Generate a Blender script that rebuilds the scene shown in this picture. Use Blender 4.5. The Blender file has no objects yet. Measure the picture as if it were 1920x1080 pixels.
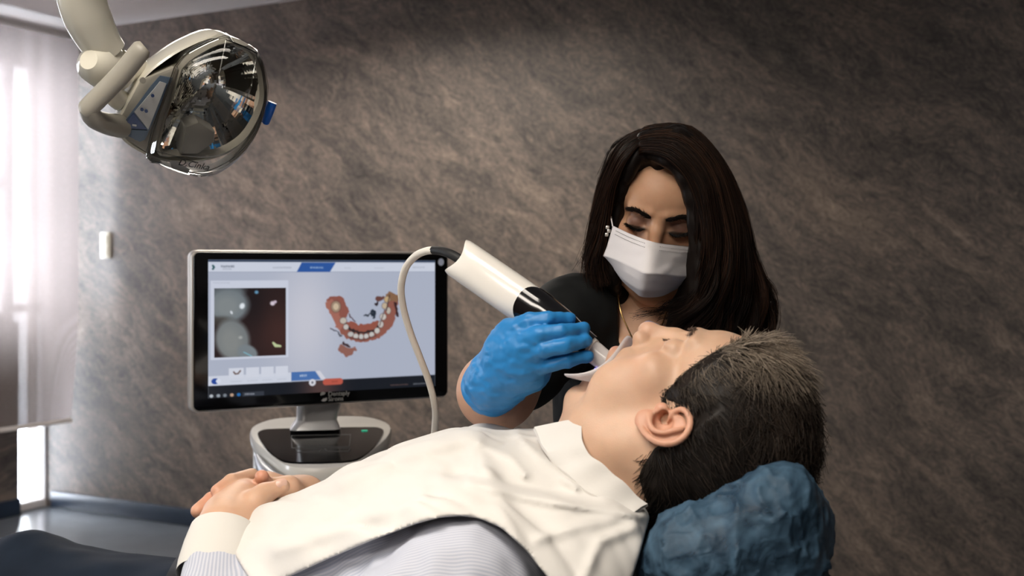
import bpy, bmesh, math, random
import numpy as np
from mathutils import Vector, Matrix, Euler
from mathutils.bvhtree import BVHTree
random.seed(7)
RNG = np.random.default_rng(7)
SC = bpy.context.scene
COL = SC.collection

# ------------------------------------------------------------------ camera
FPX = 2133.0            # focal length in pixels of the 1920x1080 frame
CAMZ = 1.25
HORIZON = 505.0
cam_data = bpy.data.cameras.new('camera')
cam_data.sensor_width = 36.0
cam_data.lens = FPX * 36.0 / 1920.0
cam_data.shift_y = (HORIZON - 540.0) / 1920.0
cam_data.clip_start = 0.05
cam_data.dof.use_dof = True
cam_data.dof.focus_distance = 1.42
cam_data.dof.aperture_fstop = 6.3
cam = bpy.data.objects.new('camera', cam_data)
cam.location = (0, 0, CAMZ)
cam.rotation_euler = (math.pi / 2, 0, 0)
COL.objects.link(cam)
SC.camera = cam

# ------------------------------------------------------------------ colour management, world
SC.view_settings.view_transform = 'Standard'
SC.view_settings.look = 'None'
SC.view_settings.exposure = 0.0
SC.view_settings.gamma = 1.0
SC.view_settings.use_curve_mapping = False
world = bpy.data.worlds.new('World')
SC.world = world
world.use_nodes = True
world.node_tree.nodes['Background'].inputs[0].default_value = (0.86, 0.92, 1.0, 1)
world.node_tree.nodes['Background'].inputs[1].default_value = 24.0

# room frame: corner of stone wall and window wall, axes along the stone wall / along the window wall
E1 = Vector((0.884, -0.467, 0)); E2 = Vector((-0.467, -0.884, 0))
CORNER = Vector((-2.415, 5.99, 0))
ROOM = Matrix(((E1.x, E2.x, 0, CORNER.x), (E1.y, E2.y, 0, CORNER.y), (0, 0, 1, 0), (0, 0, 0, 1)))
# NB: E1 x E2 points down; room-frame z still maps to world z
CEIL = 2.49

def area_light(name, loc, size, power, color, target=None, rot=None, portal=False, spread=None):
    l = bpy.data.lights.new(name, 'AREA')
    l.shape = 'RECTANGLE'; l.size, l.size_y = size
    l.energy = power; l.color = color
    if spread: l.spread = spread
    if portal: l.cycles.is_portal = True
    o = bpy.data.objects.new(name, l)
    o.location = loc
    if target is not None:
        o.rotation_euler = (Vector(target) - Vector(loc)).to_track_quat('-Z', 'Y').to_euler()
    elif rot: o.rotation_euler = rot
    COL.objects.link(o)
    return o
YAW = math.atan2(E1.y, E1.x)
# ceiling light panels; the second is an added frontal fill (their frames are built further down)
PANELS = [(-0.62, 0.45, 1.15, 0.62, 24.0), (-0.9, -1.0, 1.15, 0.62, 42.0), (-0.95, 3.95, 1.15, 0.62, 35.0)]
for i, (x, y, sx, sy, p) in enumerate(PANELS):
    area_light('ceiling_lamp', (x, y, CEIL - 0.035), (sx, sy), p, (1.0, 0.915, 0.81), rot=(0, 0, YAW), spread=math.radians((122, 180, 160)[i]))
# daylight portal in the window opening
area_light('window_portal', tuple(CORNER + E2 * 0.85 + Vector((0, 0, 1.2)) - E1 * 0.02), (1.7, 2.4), 1.0, (1, 1, 1),
           target=tuple(CORNER + E2 * 0.85 + Vector((0, 0, 1.2)) + E1), portal=True)

# unseen window added left of the camera, its daylight fills the faces
W2 = (3.95, 4.85, 1.0, 2.1)
area_light('window_portal', tuple(CORNER + E2 * ((W2[0] + W2[1]) / 2) + Vector((0, 0, (W2[2] + W2[3]) / 2)) - E1 * 0.02), (W2[1] - W2[0], W2[3] - W2[2]), 1.0, (1, 1, 1),
           target=tuple(CORNER + E2 * ((W2[0] + W2[1]) / 2) + Vector((0, 0, (W2[2] + W2[3]) / 2)) + E1), portal=True)

def PX(px, py, d):
    """photo pixel and distance along the view axis -> point in the room"""
    return Vector(((px - 960.0) * d / FPX, d, CAMZ - (py - HORIZON) * d / FPX))

# ------------------------------------------------------------------ materials
MATS = {}
def new_mat(name):
    m = bpy.data.materials.new(name); m.use_nodes = True
    nt = m.node_tree; b = nt.nodes['Principled BSDF']
    MATS[name] = m
    return m, nt, b
def N(nt, t, **kw):
    n = nt.nodes.new(t)
    for k, v in kw.items(): setattr(n, k, v)
    return n
def L(nt, a, b): nt.links.new(a, b)
def pmat(name, col, rough=0.5, metal=0.0, var=0.06, scale=12.0, bump=0.0, bscale=60.0, sss=0.0, coat=0.0, trans=0.0, ior=1.45, emit=None, estr=0.0, attr=None, sheen=0.0, spec=None, alpha=None):
    """procedural principled material: noise-varied colour, optional vertex tint, optional bump"""
    m, nt, b = new_mat(name)
    tc = N(nt, 'ShaderNodeTexCoord')
    no = N(nt, 'ShaderNodeTexNoise'); no.inputs['Scale'].default_value = scale; no.inputs['Detail'].default_value = 4
    L(nt, tc.outputs['Object'], no.inputs['Vector'])
    mx = N(nt, 'ShaderNodeMix', data_type='RGBA', blend_type='MULTIPLY')
    mx.inputs[0].default_value = 1.0
    r = N(nt, 'ShaderNodeValToRGB')
    r.color_ramp.elements[0].position = 0.3; r.color_ramp.elements[1].position = 0.7
    r.color_ramp.elements[0].color = (1 - var, 1 - var, 1 - var, 1); r.color_ramp.elements[1].color = (1 + var, 1 + var, 1 + var, 1)
    L(nt, no.outputs['Fac'], r.inputs['Fac']); L(nt, r.outputs['Color'], mx.inputs[7])
    if attr:
        a = N(nt, 'ShaderNodeAttribute', attribute_name=attr); L(nt, a.outputs['Color'], mx.inputs[6])
    else:
        mx.inputs[6].default_value = (*col, 1)
    L(nt, mx.outputs[2], b.inputs['Base Color'])
    b.inputs['Roughness'].default_value = rough; b.inputs['Metallic'].default_value = metal
    if bump:
        n2 = N(nt, 'ShaderNodeTexNoise'); n2.inputs['Scale'].default_value = bscale; n2.inputs['Detail'].default_value = 5
        L(nt, tc.outputs['Object'], n2.inputs['Vector'])
        bp = N(nt, 'ShaderNodeBump'); bp.inputs['Strength'].default_value = bump; bp.inputs['Distance'].default_value = 0.002
        L(nt, n2.outputs['Fac'], bp.inputs['Height']); L(nt, bp.outputs['Normal'], b.inputs['Normal'])
    if sss:
        b.inputs['Subsurface Weight'].default_value = sss
        b.inputs['Subsurface Radius'].default_value = (1.0, 0.35, 0.2); b.inputs['Subsurface Scale'].default_value = 0.006
    b.inputs['Coat Weight'].default_value = coat
    b.inputs['Coat Roughness'].default_value = 0.08
    b.inputs['Transmission Weight'].default_value = trans; b.inputs['IOR'].default_value = ior
    if sheen: b.inputs['Sheen Weight'].default_value = sheen
    if spec is not None: b.inputs['Specular IOR Level'].default_value = spec
    if alpha is not None: b.inputs['Alpha'].default_value = alpha
    if emit:
        b.inputs['Emission Color'].default_value = (*emit, 1); b.inputs['Emission Strength'].default_value = estr
    return m

# ------------------------------------------------------------------ objects
def tag(o, label=None, cat=None, group=None, kind=None):
    if label: o['label'] = label
    if cat: o['category'] = cat
    if group: o['group'] = group
    if kind: o['kind'] = kind
    return o
def empty(name, loc=(0, 0, 0), rot=None):
    o = bpy.data.objects.new(name, None)
    if rot is not None: o.matrix_world = Matrix.Translation(loc) @ (rot if isinstance(rot, Matrix) else Euler(rot).to_matrix().to_4x4())
    else: o.location = loc
    o.empty_display_size = 0.05
    COL.objects.link(o)
    return o
def link(name, me, m, parent=None, world_coords=False):
    o = bpy.data.objects.new(name, me)
    if m is not None: me.materials.append(MATS[m] if isinstance(m, str) else m)
    COL.objects.link(o)
    if parent is not None:
        o.parent = parent
        if world_coords:
            p = parent; M = Matrix.Identity(4)
            while p is not None:
                M = p.matrix_basis @ M if p.parent is None else p.matrix_parent_inverse @ p.matrix_basis @ M
                p = p.parent
            o.matrix_parent_inverse = M.inverted()
    return o
def mesh_np(name, V, Fq, smooth=True):
    """mesh from numpy verts and quads (n,4) or tris (n,3)"""
    me = bpy.data.meshes.new(name)
    V = np.asarray(V, np.float32); Fq = np.asarray(Fq, np.int32)
    me.vertices.add(len(V)); me.vertices.foreach_set('co', V.ravel())
    k = Fq.shape[1]
    me.loops.add(Fq.size); me.loops.foreach_set('vertex_index', Fq.ravel())
    me.polygons.add(len(Fq)); me.polygons.foreach_set('loop_start', np.arange(0, Fq.size, k, dtype=np.int32))
    me.polygons.foreach_set('use_smooth', np.full(len(Fq), smooth))
    me.update(calc_edges=True); me.validate()
    return me
def set_col(me, C, name='tint'):
    a = me.color_attributes.new(name, 'FLOAT_COLOR', 'POINT')
    C = np.asarray(C, np.float32)
    if C.shape[1] == 3: C = np.hstack([C, np.ones((len(C), 1), np.float32)])
    a.data.foreach_set('color', C.ravel())

class MB:
    """collects shapes into one mesh"""
    def __init__(s): s.bm = bmesh.new()
    def box(s, c, size, bevel=0.0, rot=None, seg=2):
        r = bmesh.ops.create_cube(s.bm, size=1.0)
        vs = r['verts']
        M = Matrix.Translation(c) @ (rot.to_4x4() if rot is not None else Matrix.Identity(4)) @ Matrix.Diagonal((*size, 1))
        bmesh.ops.transform(s.bm, matrix=M, verts=vs)
        if bevel:
            es = list({e for v in vs for e in v.link_edges})
            bmesh.ops.bevel(s.bm, geom=es, offset=bevel, segments=seg, profile=0.5, affect='EDGES')
        return s
    def poly(s, pts, z0, z1, M=None, bevel=0.0, seg=2):
        """prism of an outline in xy between z0 and z1"""
        M = M or Matrix.Identity(4)
        lo = [s.bm.verts.new(M @ Vector((x, y, z0))) for x, y in pts]
        hi = [s.bm.verts.new(M @ Vector((x, y, z1))) for x, y in pts]
        n = len(pts)
        fs = [s.bm.faces.new(hi), s.bm.faces.new(lo[::-1])]
        for i in range(n): fs.append(s.bm.faces.new((lo[i], lo[(i + 1) % n], hi[(i + 1) % n], hi[i])))
        bmesh.ops.recalc_face_normals(s.bm, faces=fs)
        if bevel:
            es = list(set(fs[0].edges) | set(fs[1].edges))
            bmesh.ops.bevel(s.bm, geom=es, offset=bevel, segments=seg, profile=0.5, affect='EDGES')
        return s
    def rings(s, R, closed=True, cap=True):
        """loft through rings of equal length"""
        vr = [[s.bm.verts.new(p) for p in ring] for ring in R]
        n = len(R[0]); fs = []
        for a, b in zip(vr[:-1], vr[1:]):
            for i in range(n if closed else n - 1):
                j = (i + 1) % n
                fs.append(s.bm.faces.new((a[i], a[j], b[j], b[i])))
        if cap and closed:
            fs.append(s.bm.faces.new(vr[0][::-1])); fs.append(s.bm.faces.new(vr[-1]))
        bmesh.ops.recalc_face_normals(s.bm, faces=fs)
        return s
    def lathe(s, prof, n=32, M=None):
        M = M or Matrix.Identity(4)
        return s.rings([[M @ Vector((r * math.cos(2 * math.pi * i / n), r * math.sin(2 * math.pi * i / n), z)) for i in range(n)] for r, z in prof])
    def tube(s, pts, rad, n=12, flat=None, up=None, cap=True):
        pts = [Vector(p) for p in pts]
        if not hasattr(rad, '__len__'): rad = [rad] * len(pts)
        T = [(pts[min(i + 1, len(pts) - 1)] - pts[max(i - 1, 0)]).normalized() for i in range(len(pts))]
        u = Vector(up) if up is not None else Vector((0, 0, 1))
        if abs(u.dot(T[0])) > 0.95: u = Vector((0, 1, 0))
        R = []
        for p, t, r in zip(pts, T, rad):
            u = (u - t * u.dot(t)).normalized(); v = t.cross(u)
            fl = flat or 1.0
            R.append([p + u * (r * fl * math.cos(2 * math.pi * i / n)) + v * (r * math.sin(2 * math.pi * i / n)) for i in range(n)])
        return s.rings(R, cap=cap)
    def build(s, name, m, parent=None, smooth=True, angle=40, world_coords=False):
        me = bpy.data.meshes.new(name)
        s.bm.normal_update(); s.bm.to_mesh(me); s.bm.free()
        if smooth:
            me.polygons.foreach_set('use_smooth', np.full(len(me.polygons), True))
            if angle: me.set_sharp_from_angle(angle=math.radians(angle))
        return link(name, me, m, parent, world_coords)
def spline(pts, n):
    """Catmull-Rom through points, n samples"""
    P = np.array([tuple(p) for p in pts], float)
    P = np.vstack([2 * P[0] - P[1], P, 2 * P[-1] - P[-2]])
    t = np.linspace(0, len(P) - 3 - 1e-6, n); i = t.astype(int); f = (t - i)[:, None]
    p0, p1, p2, p3 = P[i], P[i + 1], P[i + 2], P[i + 3]
    return 0.5 * (2 * p1 + (p2 - p0) * f + (2 * p0 - 5 * p1 + 4 * p2 - p3) * f ** 2 + (3 * p1 - p0 - 3 * p2 + p3) * f ** 3)
def rrect(w, h, r, n=6):
    out = []
    for cx, cy, a0 in ((w / 2 - r, h / 2 - r, 0), (-w / 2 + r, h / 2 - r, 90), (-w / 2 + r, -h / 2 + r, 180), (w / 2 - r, -h / 2 + r, 270)):
        for i in range(n + 1):
            a = math.radians(a0 + 90 * i / n); out.append((cx + r * math.cos(a), cy + r * math.sin(a)))
    return out
def text_mesh(name, body, size, m, parent, M, depth=0.0003, shear=0.0, align='LEFT'):
    cu = bpy.data.curves.new(name, 'FONT'); cu.body = body; cu.size = size; cu.extrude = depth; cu.shear = shear
    cu.align_x = align; cu.resolution_u = 3
    o = bpy.data.objects.new('tmp', cu); COL.objects.link(o)
    bpy.context.view_layer.update()
    me = bpy.data.meshes.new_from_object(o.evaluated_get(bpy.context.evaluated_depsgraph_get()))
    bpy.data.objects.remove(o); me.name = name; me.materials.clear()
    r = link(name, me, m, parent); r.matrix_basis = M
    return r

# ------------------------------------------------------------------ implicit surfaces (for bodies, cloth, soft shapes)
def rotm(e): return np.array(Euler([math.radians(a) for a in e]).to_matrix())
class Vol:
    def __init__(s, lo, hi, h):
        s.h = h; s.lo = np.array(lo, float)
        n = np.ceil((np.array(hi) - s.lo) / h).astype(int) + 1
        s.ax = [(s.lo[i] + h * np.arange(n[i])).astype(np.float32) for i in range(3)]
        s.F = np.full(n, 1.0, np.float32); s.M = np.eye(4)
    def frame(s, M=None): s.M = np.eye(4) if M is None else np.array(M); return s
    def _apply(s, fn, lo, hi, k, op):
        # lo/hi local bbox
        pad = k + 3 * s.h
        C = np.array([[x, y, z, 1] for x in (lo[0] - pad, hi[0] + pad) for y in (lo[1] - pad, hi[1] + pad) for z in (lo[2] - pad, hi[2] + pad)]) @ s.M.T
        a = np.floor((C[:, :3].min(0) - s.lo) / s.h).astype(int); b = np.ceil((C[:, :3].max(0) - s.lo) / s.h).astype(int) + 1
        a = np.maximum(a, 0); b = np.minimum(b, s.F.shape)
        if (b <= a).any(): return s
        sl = tuple(slice(i, j) for i, j in zip(a, b))
        x = s.ax[0][sl[0]][:, None, None]; y = s.ax[1][sl[1]][None, :, None]; z = s.ax[2][sl[2]][None, None, :]
        R = s.M[:3, :3].astype(np.float32); o = s.M[:3, 3].astype(np.float32)
        x = x - o[0]; y = y - o[1]; z = z - o[2]
        lx = R[0, 0] * x + R[1, 0] * y + R[2, 0] * z; ly = R[0, 1] * x + R[1, 1] * y + R[2, 1] * z; lz = R[0, 2] * x + R[1, 2] * y + R[2, 2] * z
        d = fn(lx, ly, lz).astype(np.float32); f = s.F[sl]
        if op == 'u':
            if k > 0:
                hh = np.maximum(k - np.abs(f - d), 0) / k; s.F[sl] = np.minimum(f, d) - hh * hh * k * 0.25
            else: s.F[sl] = np.minimum(f, d)
        elif op == 's':
            d = -d
            if k > 0:
                hh = np.maximum(k - np.abs(f - d), 0) / k; s.F[sl] = np.maximum(f, d) + hh * hh * k * 0.25
            else: s.F[sl] = np.maximum(f, d)
        elif op == 'd': s.F[sl] = f + d
        return s
    def ell(s, c, r, k=0.01, op='u', rot=None, sym=False):
        c = np.array(c, float); r = np.array([r] * 3 if np.isscalar(r) else r, float)
        Rm = rotm(rot) if rot is not None else np.eye(3); m = float(r.max())
        for sg in ((1, -1) if sym else (1,)):
            def fn(x, y, z, sg=sg):
                x, y, z = x * sg - c[0], y - c[1], z - c[2]
                if rot is not None:
                    x, y, z = (Rm[0, 0] * x + Rm[1, 0] * y + Rm[2, 0] * z, Rm[0, 1] * x + Rm[1, 1] * y + Rm[2, 1] * z, Rm[0, 2] * x + Rm[1, 2] * y + Rm[2, 2] * z)
                k0 = np.sqrt((x / r[0]) ** 2 + (y / r[1]) ** 2 + (z / r[2]) ** 2)
                k1 = np.sqrt((x / r[0] ** 2) ** 2 + (y / r[1] ** 2) ** 2 + (z / r[2] ** 2) ** 2)
                return np.where(k1 > 1e-6, k0 * (k0 - 1) / np.maximum(k1, 1e-6), -r.min())
            cc = c * np.array([sg, 1, 1])
            ext = np.abs(Rm) @ r
            s._apply(fn, cc - ext, cc + ext, k, op)
        return s
    def cap(s, a, b, ra, rb=None, k=0.01, op='u', sym=False, flat=None, fdir=None):
        """round cone from a to b; flat<1 thins it along fdir"""
        a = np.array(a, float); b = np.array(b, float); rb = ra if rb is None else rb
        fd = np.array(fdir, float) / np.linalg.norm(fdir) if fdir is not None else None
        for sg in ((1, -1) if sym else (1,)):
            def fn(x, y, z, sg=sg):
                x = x * sg; ab = b - a; L2 = max(ab @ ab, 1e-12)
                t = np.clip(((x - a[0]) * ab[0] + (y - a[1]) * ab[1] + (z - a[2]) * ab[2]) / L2, 0, 1)
                dx, dy, dz = x - a[0] - t * ab[0], y - a[1] - t * ab[1], z - a[2] - t * ab[2]
                if fd is not None:
                    q = (dx * fd[0] + dy * fd[1] + dz * fd[2]) * (1 / flat - 1)
                    dx, dy, dz = dx + q * fd[0], dy + q * fd[1], dz + q * fd[2]
                    return (np.sqrt(dx * dx + dy * dy + dz * dz) - (ra + (rb - ra) * t)) * (0.5 + 0.5 * flat)
                return np.sqrt(dx * dx + dy * dy + dz * dz) - (ra + (rb - ra) * t)
            m = np.array([sg, 1, 1]); A, B = a * m, b * m; rr = max(ra, rb)
            s._apply(fn, np.minimum(A, B) - rr, np.maximum(A, B) + rr, k, op)
        return s
    def chain(s, pts, rad, k=0.01, **kw):
        if np.isscalar(rad): rad = [rad] * len(pts)
        for i in range(len(pts) - 1): s.cap(pts[i], pts[i + 1], rad[i], rad[i + 1], k=k, **kw)
        return s
    def box(s, c, half, r=0.005, k=0.01, op='u', rot=None, R=None):
        c = np.array(c, float); hf = np.array(half, float) - r
        Rm = np.array(R) if R is not None else (rotm(rot) if rot is not None else np.eye(3))
        def fn(x, y, z):
            x, y, z = x - c[0], y - c[1], z - c[2]
            x, y, z = (Rm[0, 0] * x + Rm[1, 0] * y + Rm[2, 0] * z, Rm[0, 1] * x + Rm[1, 1] * y + Rm[2, 1] * z, Rm[0, 2] * x + Rm[1, 2] * y + Rm[2, 2] * z)
            qx, qy, qz = np.abs(x) - hf[0], np.abs(y) - hf[1], np.abs(z) - hf[2]
            return np.sqrt(np.maximum(qx, 0) ** 2 + np.maximum(qy, 0) ** 2 + np.maximum(qz, 0) ** 2) + np.minimum(np.maximum(qx, np.maximum(qy, qz)), 0) - r
        ext = np.abs(Rm) @ (hf + r)
        return s._apply(fn, c - ext, c + ext, k, op)
    def warp(s, fn, lo=None, hi=None, band=0.02):
        """displace the surface by fn(x,y,z) (local coordinates), evaluated near the surface only"""
        idx = np.argwhere(np.abs(s.F) < band); P = np.stack([s.ax[i][idx[:, i]] for i in range(3)], 1).astype(float)
        P = (P - s.M[:3, 3]) @ s.M[:3, :3]
        s.F[idx[:, 0], idx[:, 1], idx[:, 2]] += fn(P[:, 0], P[:, 1], P[:, 2]).astype(np.float32)
        return s
    def mesh(s, smooth=0):
        F = s.F; S = F < 0
        c = np.zeros(np.array(F.shape) - 1, np.int8)
        sl = (slice(None, -1), slice(1, None))
        for i in (0, 1):
            for j in (0, 1):
                for k in (0, 1): c += S[sl[i], sl[j], sl[k]]
        act = (c > 0) & (c < 8); idx = np.argwhere(act); n = len(idx)
        ids = np.full(act.shape, -1, np.int32); ids[act] = np.arange(n)
        cor = {(i, j, k): F[idx[:, 0] + i, idx[:, 1] + j, idx[:, 2] + k] for i in (0, 1) for j in (0, 1) for k in (0, 1)}
        acc = np.zeros((n, 3)); cnt = np.zeros(n)
        for ca in cor:
            for d in range(3):
                if ca[d]: continue
                cb = list(ca); cb[d] = 1; v0, v1 = cor[ca], cor[tuple(cb)]
                x = (v0 < 0) != (v1 < 0)
                t = np.where(x, v0 / np.where(x, v0 - v1, 1), 0)
                p = np.array(ca, float)[None, :].repeat(n, 0); p[:, d] = t
                acc[x] += p[x]; cnt[x] += 1
        V = s.lo + s.h * (idx + acc / np.maximum(cnt, 1)[:, None])
        Q = []
        for d in range(3):
            a, b = [q for q in range(3) if q != d]
            A = [slice(None)] * 3; B = [slice(None)] * 3
            A[d] = slice(None, -1); B[d] = slice(1, None)
            e = S[tuple(A)] != S[tuple(B)]
            e[tuple([0 if q == a else slice(None) for q in range(3)])] = False; e[tuple([0 if q == b else slice(None) for q in range(3)])] = False
            e[tuple([-1 if q == a else slice(None) for q in range(3)])] = False; e[tuple([-1 if q == b else slice(None) for q in range(3)])] = False
            I = np.argwhere(e)
            if not len(I): continue
            neg = S[I[:, 0], I[:, 1], I[:, 2]]
            def g(da, db):
                J = I.copy(); J[:, a] -= da; J[:, b] -= db
                return ids[J[:, 0], J[:, 1], J[:, 2]]
            q = np.stack([g(1, 1), g(0, 1), g(0, 0), g(1, 0)], 1)
            flip = neg if d != 1 else ~neg
            q[~flip] = q[~flip][:, ::-1]
            Q.append(q)
        Q = np.vstack(Q); Q = Q[(Q >= 0).all(1)]
        if smooth: V = lap(V, Q, smooth)
        return V, Q
def lap(V, Q, it, w=0.5):
    E = np.vstack([Q[:, [0, 1]], Q[:, [1, 2]], Q[:, [2, 3]], Q[:, [3, 0]]]) if Q.shape[1] == 4 else np.vstack([Q[:, [0, 1]], Q[:, [1, 2]], Q[:, [2, 0]]])
    E = np.vstack([E, E[:, ::-1]]); n = len(V); c = np.bincount(E[:, 0], minlength=n).clip(1)[:, None]
    for _ in range(it):
        M = np.stack([np.bincount(E[:, 0], weights=V[E[:, 1], i], minlength=n) for i in range(3)], 1) / c
        V = V + (M - V) * w
    return V
def nrm(V, Q):
    a = V[Q[:, 2]] - V[Q[:, 0]]; b = V[Q[:, 3]] - V[Q[:, 1]] if Q.shape[1] == 4 else V[Q[:, 1]] - V[Q[:, 0]]
    f = np.cross(a, b); n = np.zeros_like(V)
    for i in range(Q.shape[1]):
        for j in range(3): n[:, j] += np.bincount(Q[:, i], weights=f[:, j], minlength=len(V))
    return n / np.maximum(np.linalg.norm(n, axis=1), 1e-12)[:, None]
def vnoise(P, scale, seed=0):
    """smooth value noise in -1..1 at points"""
    r = np.random.default_rng(seed); T = r.uniform(-1, 1, (32, 32, 32))
    p = np.asarray(P) * scale; i = np.floor(p).astype(int); f = p - i; f = f * f * (3 - 2 * f); o = 0
    for a in (0, 1):
        for b in (0, 1):
            for c in (0, 1):
                w = (f[:, 0] if a else 1 - f[:, 0]) * (f[:, 1] if b else 1 - f[:, 1]) * (f[:, 2] if c else 1 - f[:, 2])
                o = o + w * T[(i[:, 0] + a) % 32, (i[:, 1] + b) % 32, (i[:, 2] + c) % 32]
    return o
def sstep(a, b, x):
    t = np.clip((x - a) / (b - a), 0, 1); return t * t * (3 - 2 * t)
# ================================================================== setting
def stone_mat(name='stone_wall'):
    m, nt, b = new_mat(name)
    tc = N(nt, 'ShaderNodeTexCoord')
    mp = N(nt, 'ShaderNodeMapping'); mp.inputs['Rotation'].default_value = (0, math.radians(-38), 0)
    L(nt, tc.outputs['Object'], mp.inputs['Vector'])
    # gentle warp so that the streaks are not straight
    w = N(nt, 'ShaderNodeTexNoise'); w.inputs['Scale'].default_value = 2.2; w.inputs['Detail'].default_value = 3
    L(nt, mp.outputs['Vector'], w.inputs['Vector'])
    add = N(nt, 'ShaderNodeVectorMath', operation='MULTIPLY_ADD'); add.inputs[1].default_value = (0.10, 0.0, 0.22)
    L(nt, w.outputs['Color'], add.inputs[0]); L(nt, mp.outputs['Vector'], add.inputs[2])
    def streak(sx, sz, det, dis, rough=0.62):
        m2 = N(nt, 'ShaderNodeMapping'); m2.inputs['Scale'].default_value = (sx, 1.0, sz)
        L(nt, add.outputs[0], m2.inputs['Vector'])
        n = N(nt, 'ShaderNodeTexNoise'); n.inputs['Scale'].default_value = 1.0; n.inputs['Detail'].default_value = det
        n.inputs['Distortion'].default_value = dis; n.inputs['Roughness'].default_value = rough
        L(nt, m2.outputs['Vector'], n.inputs['Vector'])
        return n.outputs['Fac']
    a = streak(3.6, 12, 5, 1.0); c = streak(17, 36, 6, 2.4, 0.66); d = streak(0.9, 1.8, 3, 0.4); e = streak(46, 84, 3, 1.2)
    def mad(x, k, y=None):
        n = N(nt, 'ShaderNodeMath', operation='MULTIPLY_ADD'); L(nt, x, n.inputs[0]); n.inputs[1].default_value = k
        if y is None: n.inputs[2].default_value = 0
        else: L(nt, y, n.inputs[2])
        return n.outputs[0]
    v = mad(a, 0.34, mad(c, 0.42, mad(d, 0.28, mad(e, 0.16))))
    r = N(nt, 'ShaderNodeValToRGB'); cr = r.color_ramp
    cr.elements[0].position = 0.44; cr.elements[0].color = (0.048, 0.043, 0.041, 1)
    cr.elements[1].position = 0.80; cr.elements[1].color = (0.60, 0.46, 0.36, 1)
    for p, col in ((0.52, (0.095, 0.083, 0.076, 1)), (0.59, (0.165, 0.138, 0.120, 1)), (0.66, (0.27, 0.215, 0.178, 1)), (0.72, (0.38, 0.30, 0.24, 1))):
        el = cr.elements.new(p); el.color = col
    L(nt, v, r.inputs['Fac']); L(nt, r.outputs['Color'], b.inputs['Base Color'])
    b.inputs['Roughness'].default_value = 0.5
    bp = N(nt, 'ShaderNodeBump'); bp.inputs['Strength'].default_value = 0.35; bp.inputs['Distance'].default_value = 0.006
    L(nt, v, bp.inputs['Height']); L(nt, bp.outputs['Normal'], b.inputs['Normal'])
    return m
stone_mat()
pmat('plaster', (0.84, 0.80, 0.78), 0.85, var=0.02, bump=0.1, bscale=90)
pmat('plain_wall', (0.16, 0.14, 0.125), 0.8, var=0.04, bump=0.1, bscale=90)
pmat('wood_wall', (0.13, 0.075, 0.045), 0.6, var=0.25, scale=5)
pmat('floor_vinyl', (0.12, 0.135, 0.155), 0.28, var=0.15, scale=6, bump=0.05)
pmat('skirting', (0.018, 0.03, 0.055), 0.35, var=0.1)
pmat('window_plastic', (0.80, 0.76, 0.75), 0.4, var=0.03)
pmat('switch_plastic', (0.86, 0.82, 0.70), 0.35, var=0.02)
pmat('facade', (0.30, 0.26, 0.23), 0.8, var=0.12, scale=3)
pmat('facade_dark', (0.16, 0.15, 0.15), 0.7, var=0.15, scale=3)
pmat('facade_light', (0.75, 0.75, 0.78), 0.8, var=0.05)
pmat('street', (0.85, 0.87, 0.9), 0.8, var=0.05)
pmat('panel_frame', (0.8, 0.8, 0.8), 0.4, var=0.02)
def glass_mat():
    m, nt, b = new_mat('window_glass')
    out = nt.nodes['Material Output']
    g = N(nt, 'ShaderNodeBsdfGlossy'); g.inputs['Roughness'].default_value = 0.02
    t = N(nt, 'ShaderNodeBsdfTransparent'); mx = N(nt, 'ShaderNodeMixShader')
    fr = N(nt, 'ShaderNodeFresnel'); fr.inputs['IOR'].default_value = 1.45
    L(nt, fr.outputs[0], mx.inputs[0]); L(nt, t.outputs[0], mx.inputs[1]); L(nt, g.outputs[0], mx.inputs[2])
    L(nt, mx.outputs[0], out.inputs['Surface'])
glass_mat()
def blind_mat():
    m, nt, b = new_mat('blind_fabric')
    out = nt.nodes['Material Output']
    tc = N(nt, 'ShaderNodeTexCoord'); w = N(nt, 'ShaderNodeTexWave'); w.inputs['Scale'].default_value = 90; w.inputs['Distortion'].default_value = 2
    L(nt, tc.outputs['Object'], w.inputs['Vector'])
    r = N(nt, 'ShaderNodeValToRGB'); r.color_ramp.elements[0].color = (0.26, 0.222, 0.212, 1); r.color_ramp.elements[1].color = (0.31, 0.265, 0.252, 1)
    L(nt, w.outputs['Fac'], r.inputs['Fac'])
    tl = N(nt, 'ShaderNodeBsdfTranslucent'); L(nt, r.outputs['Color'], tl.inputs['Color'])
    df = N(nt, 'ShaderNodeBsdfDiffuse'); L(nt, r.outputs['Color'], df.inputs['Color'])
    tp = N(nt, 'ShaderNodeBsdfTransparent'); tp.inputs['Color'].default_value = (0.9, 0.86, 0.86, 1)
    m1 = N(nt, 'ShaderNodeMixShader'); m1.inputs[0].default_value = 0.5; L(nt, tl.outputs[0], m1.inputs[1]); L(nt, df.outputs[0], m1.inputs[2])
    m2 = N(nt, 'ShaderNodeMixShader'); m2.inputs[0].default_value = 0.022; L(nt, m1.outputs[0], m2.inputs[1]); L(nt, tp.outputs[0], m2.inputs[2])
    L(nt, m2.outputs[0], out.inputs['Surface'])
blind_mat()

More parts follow.
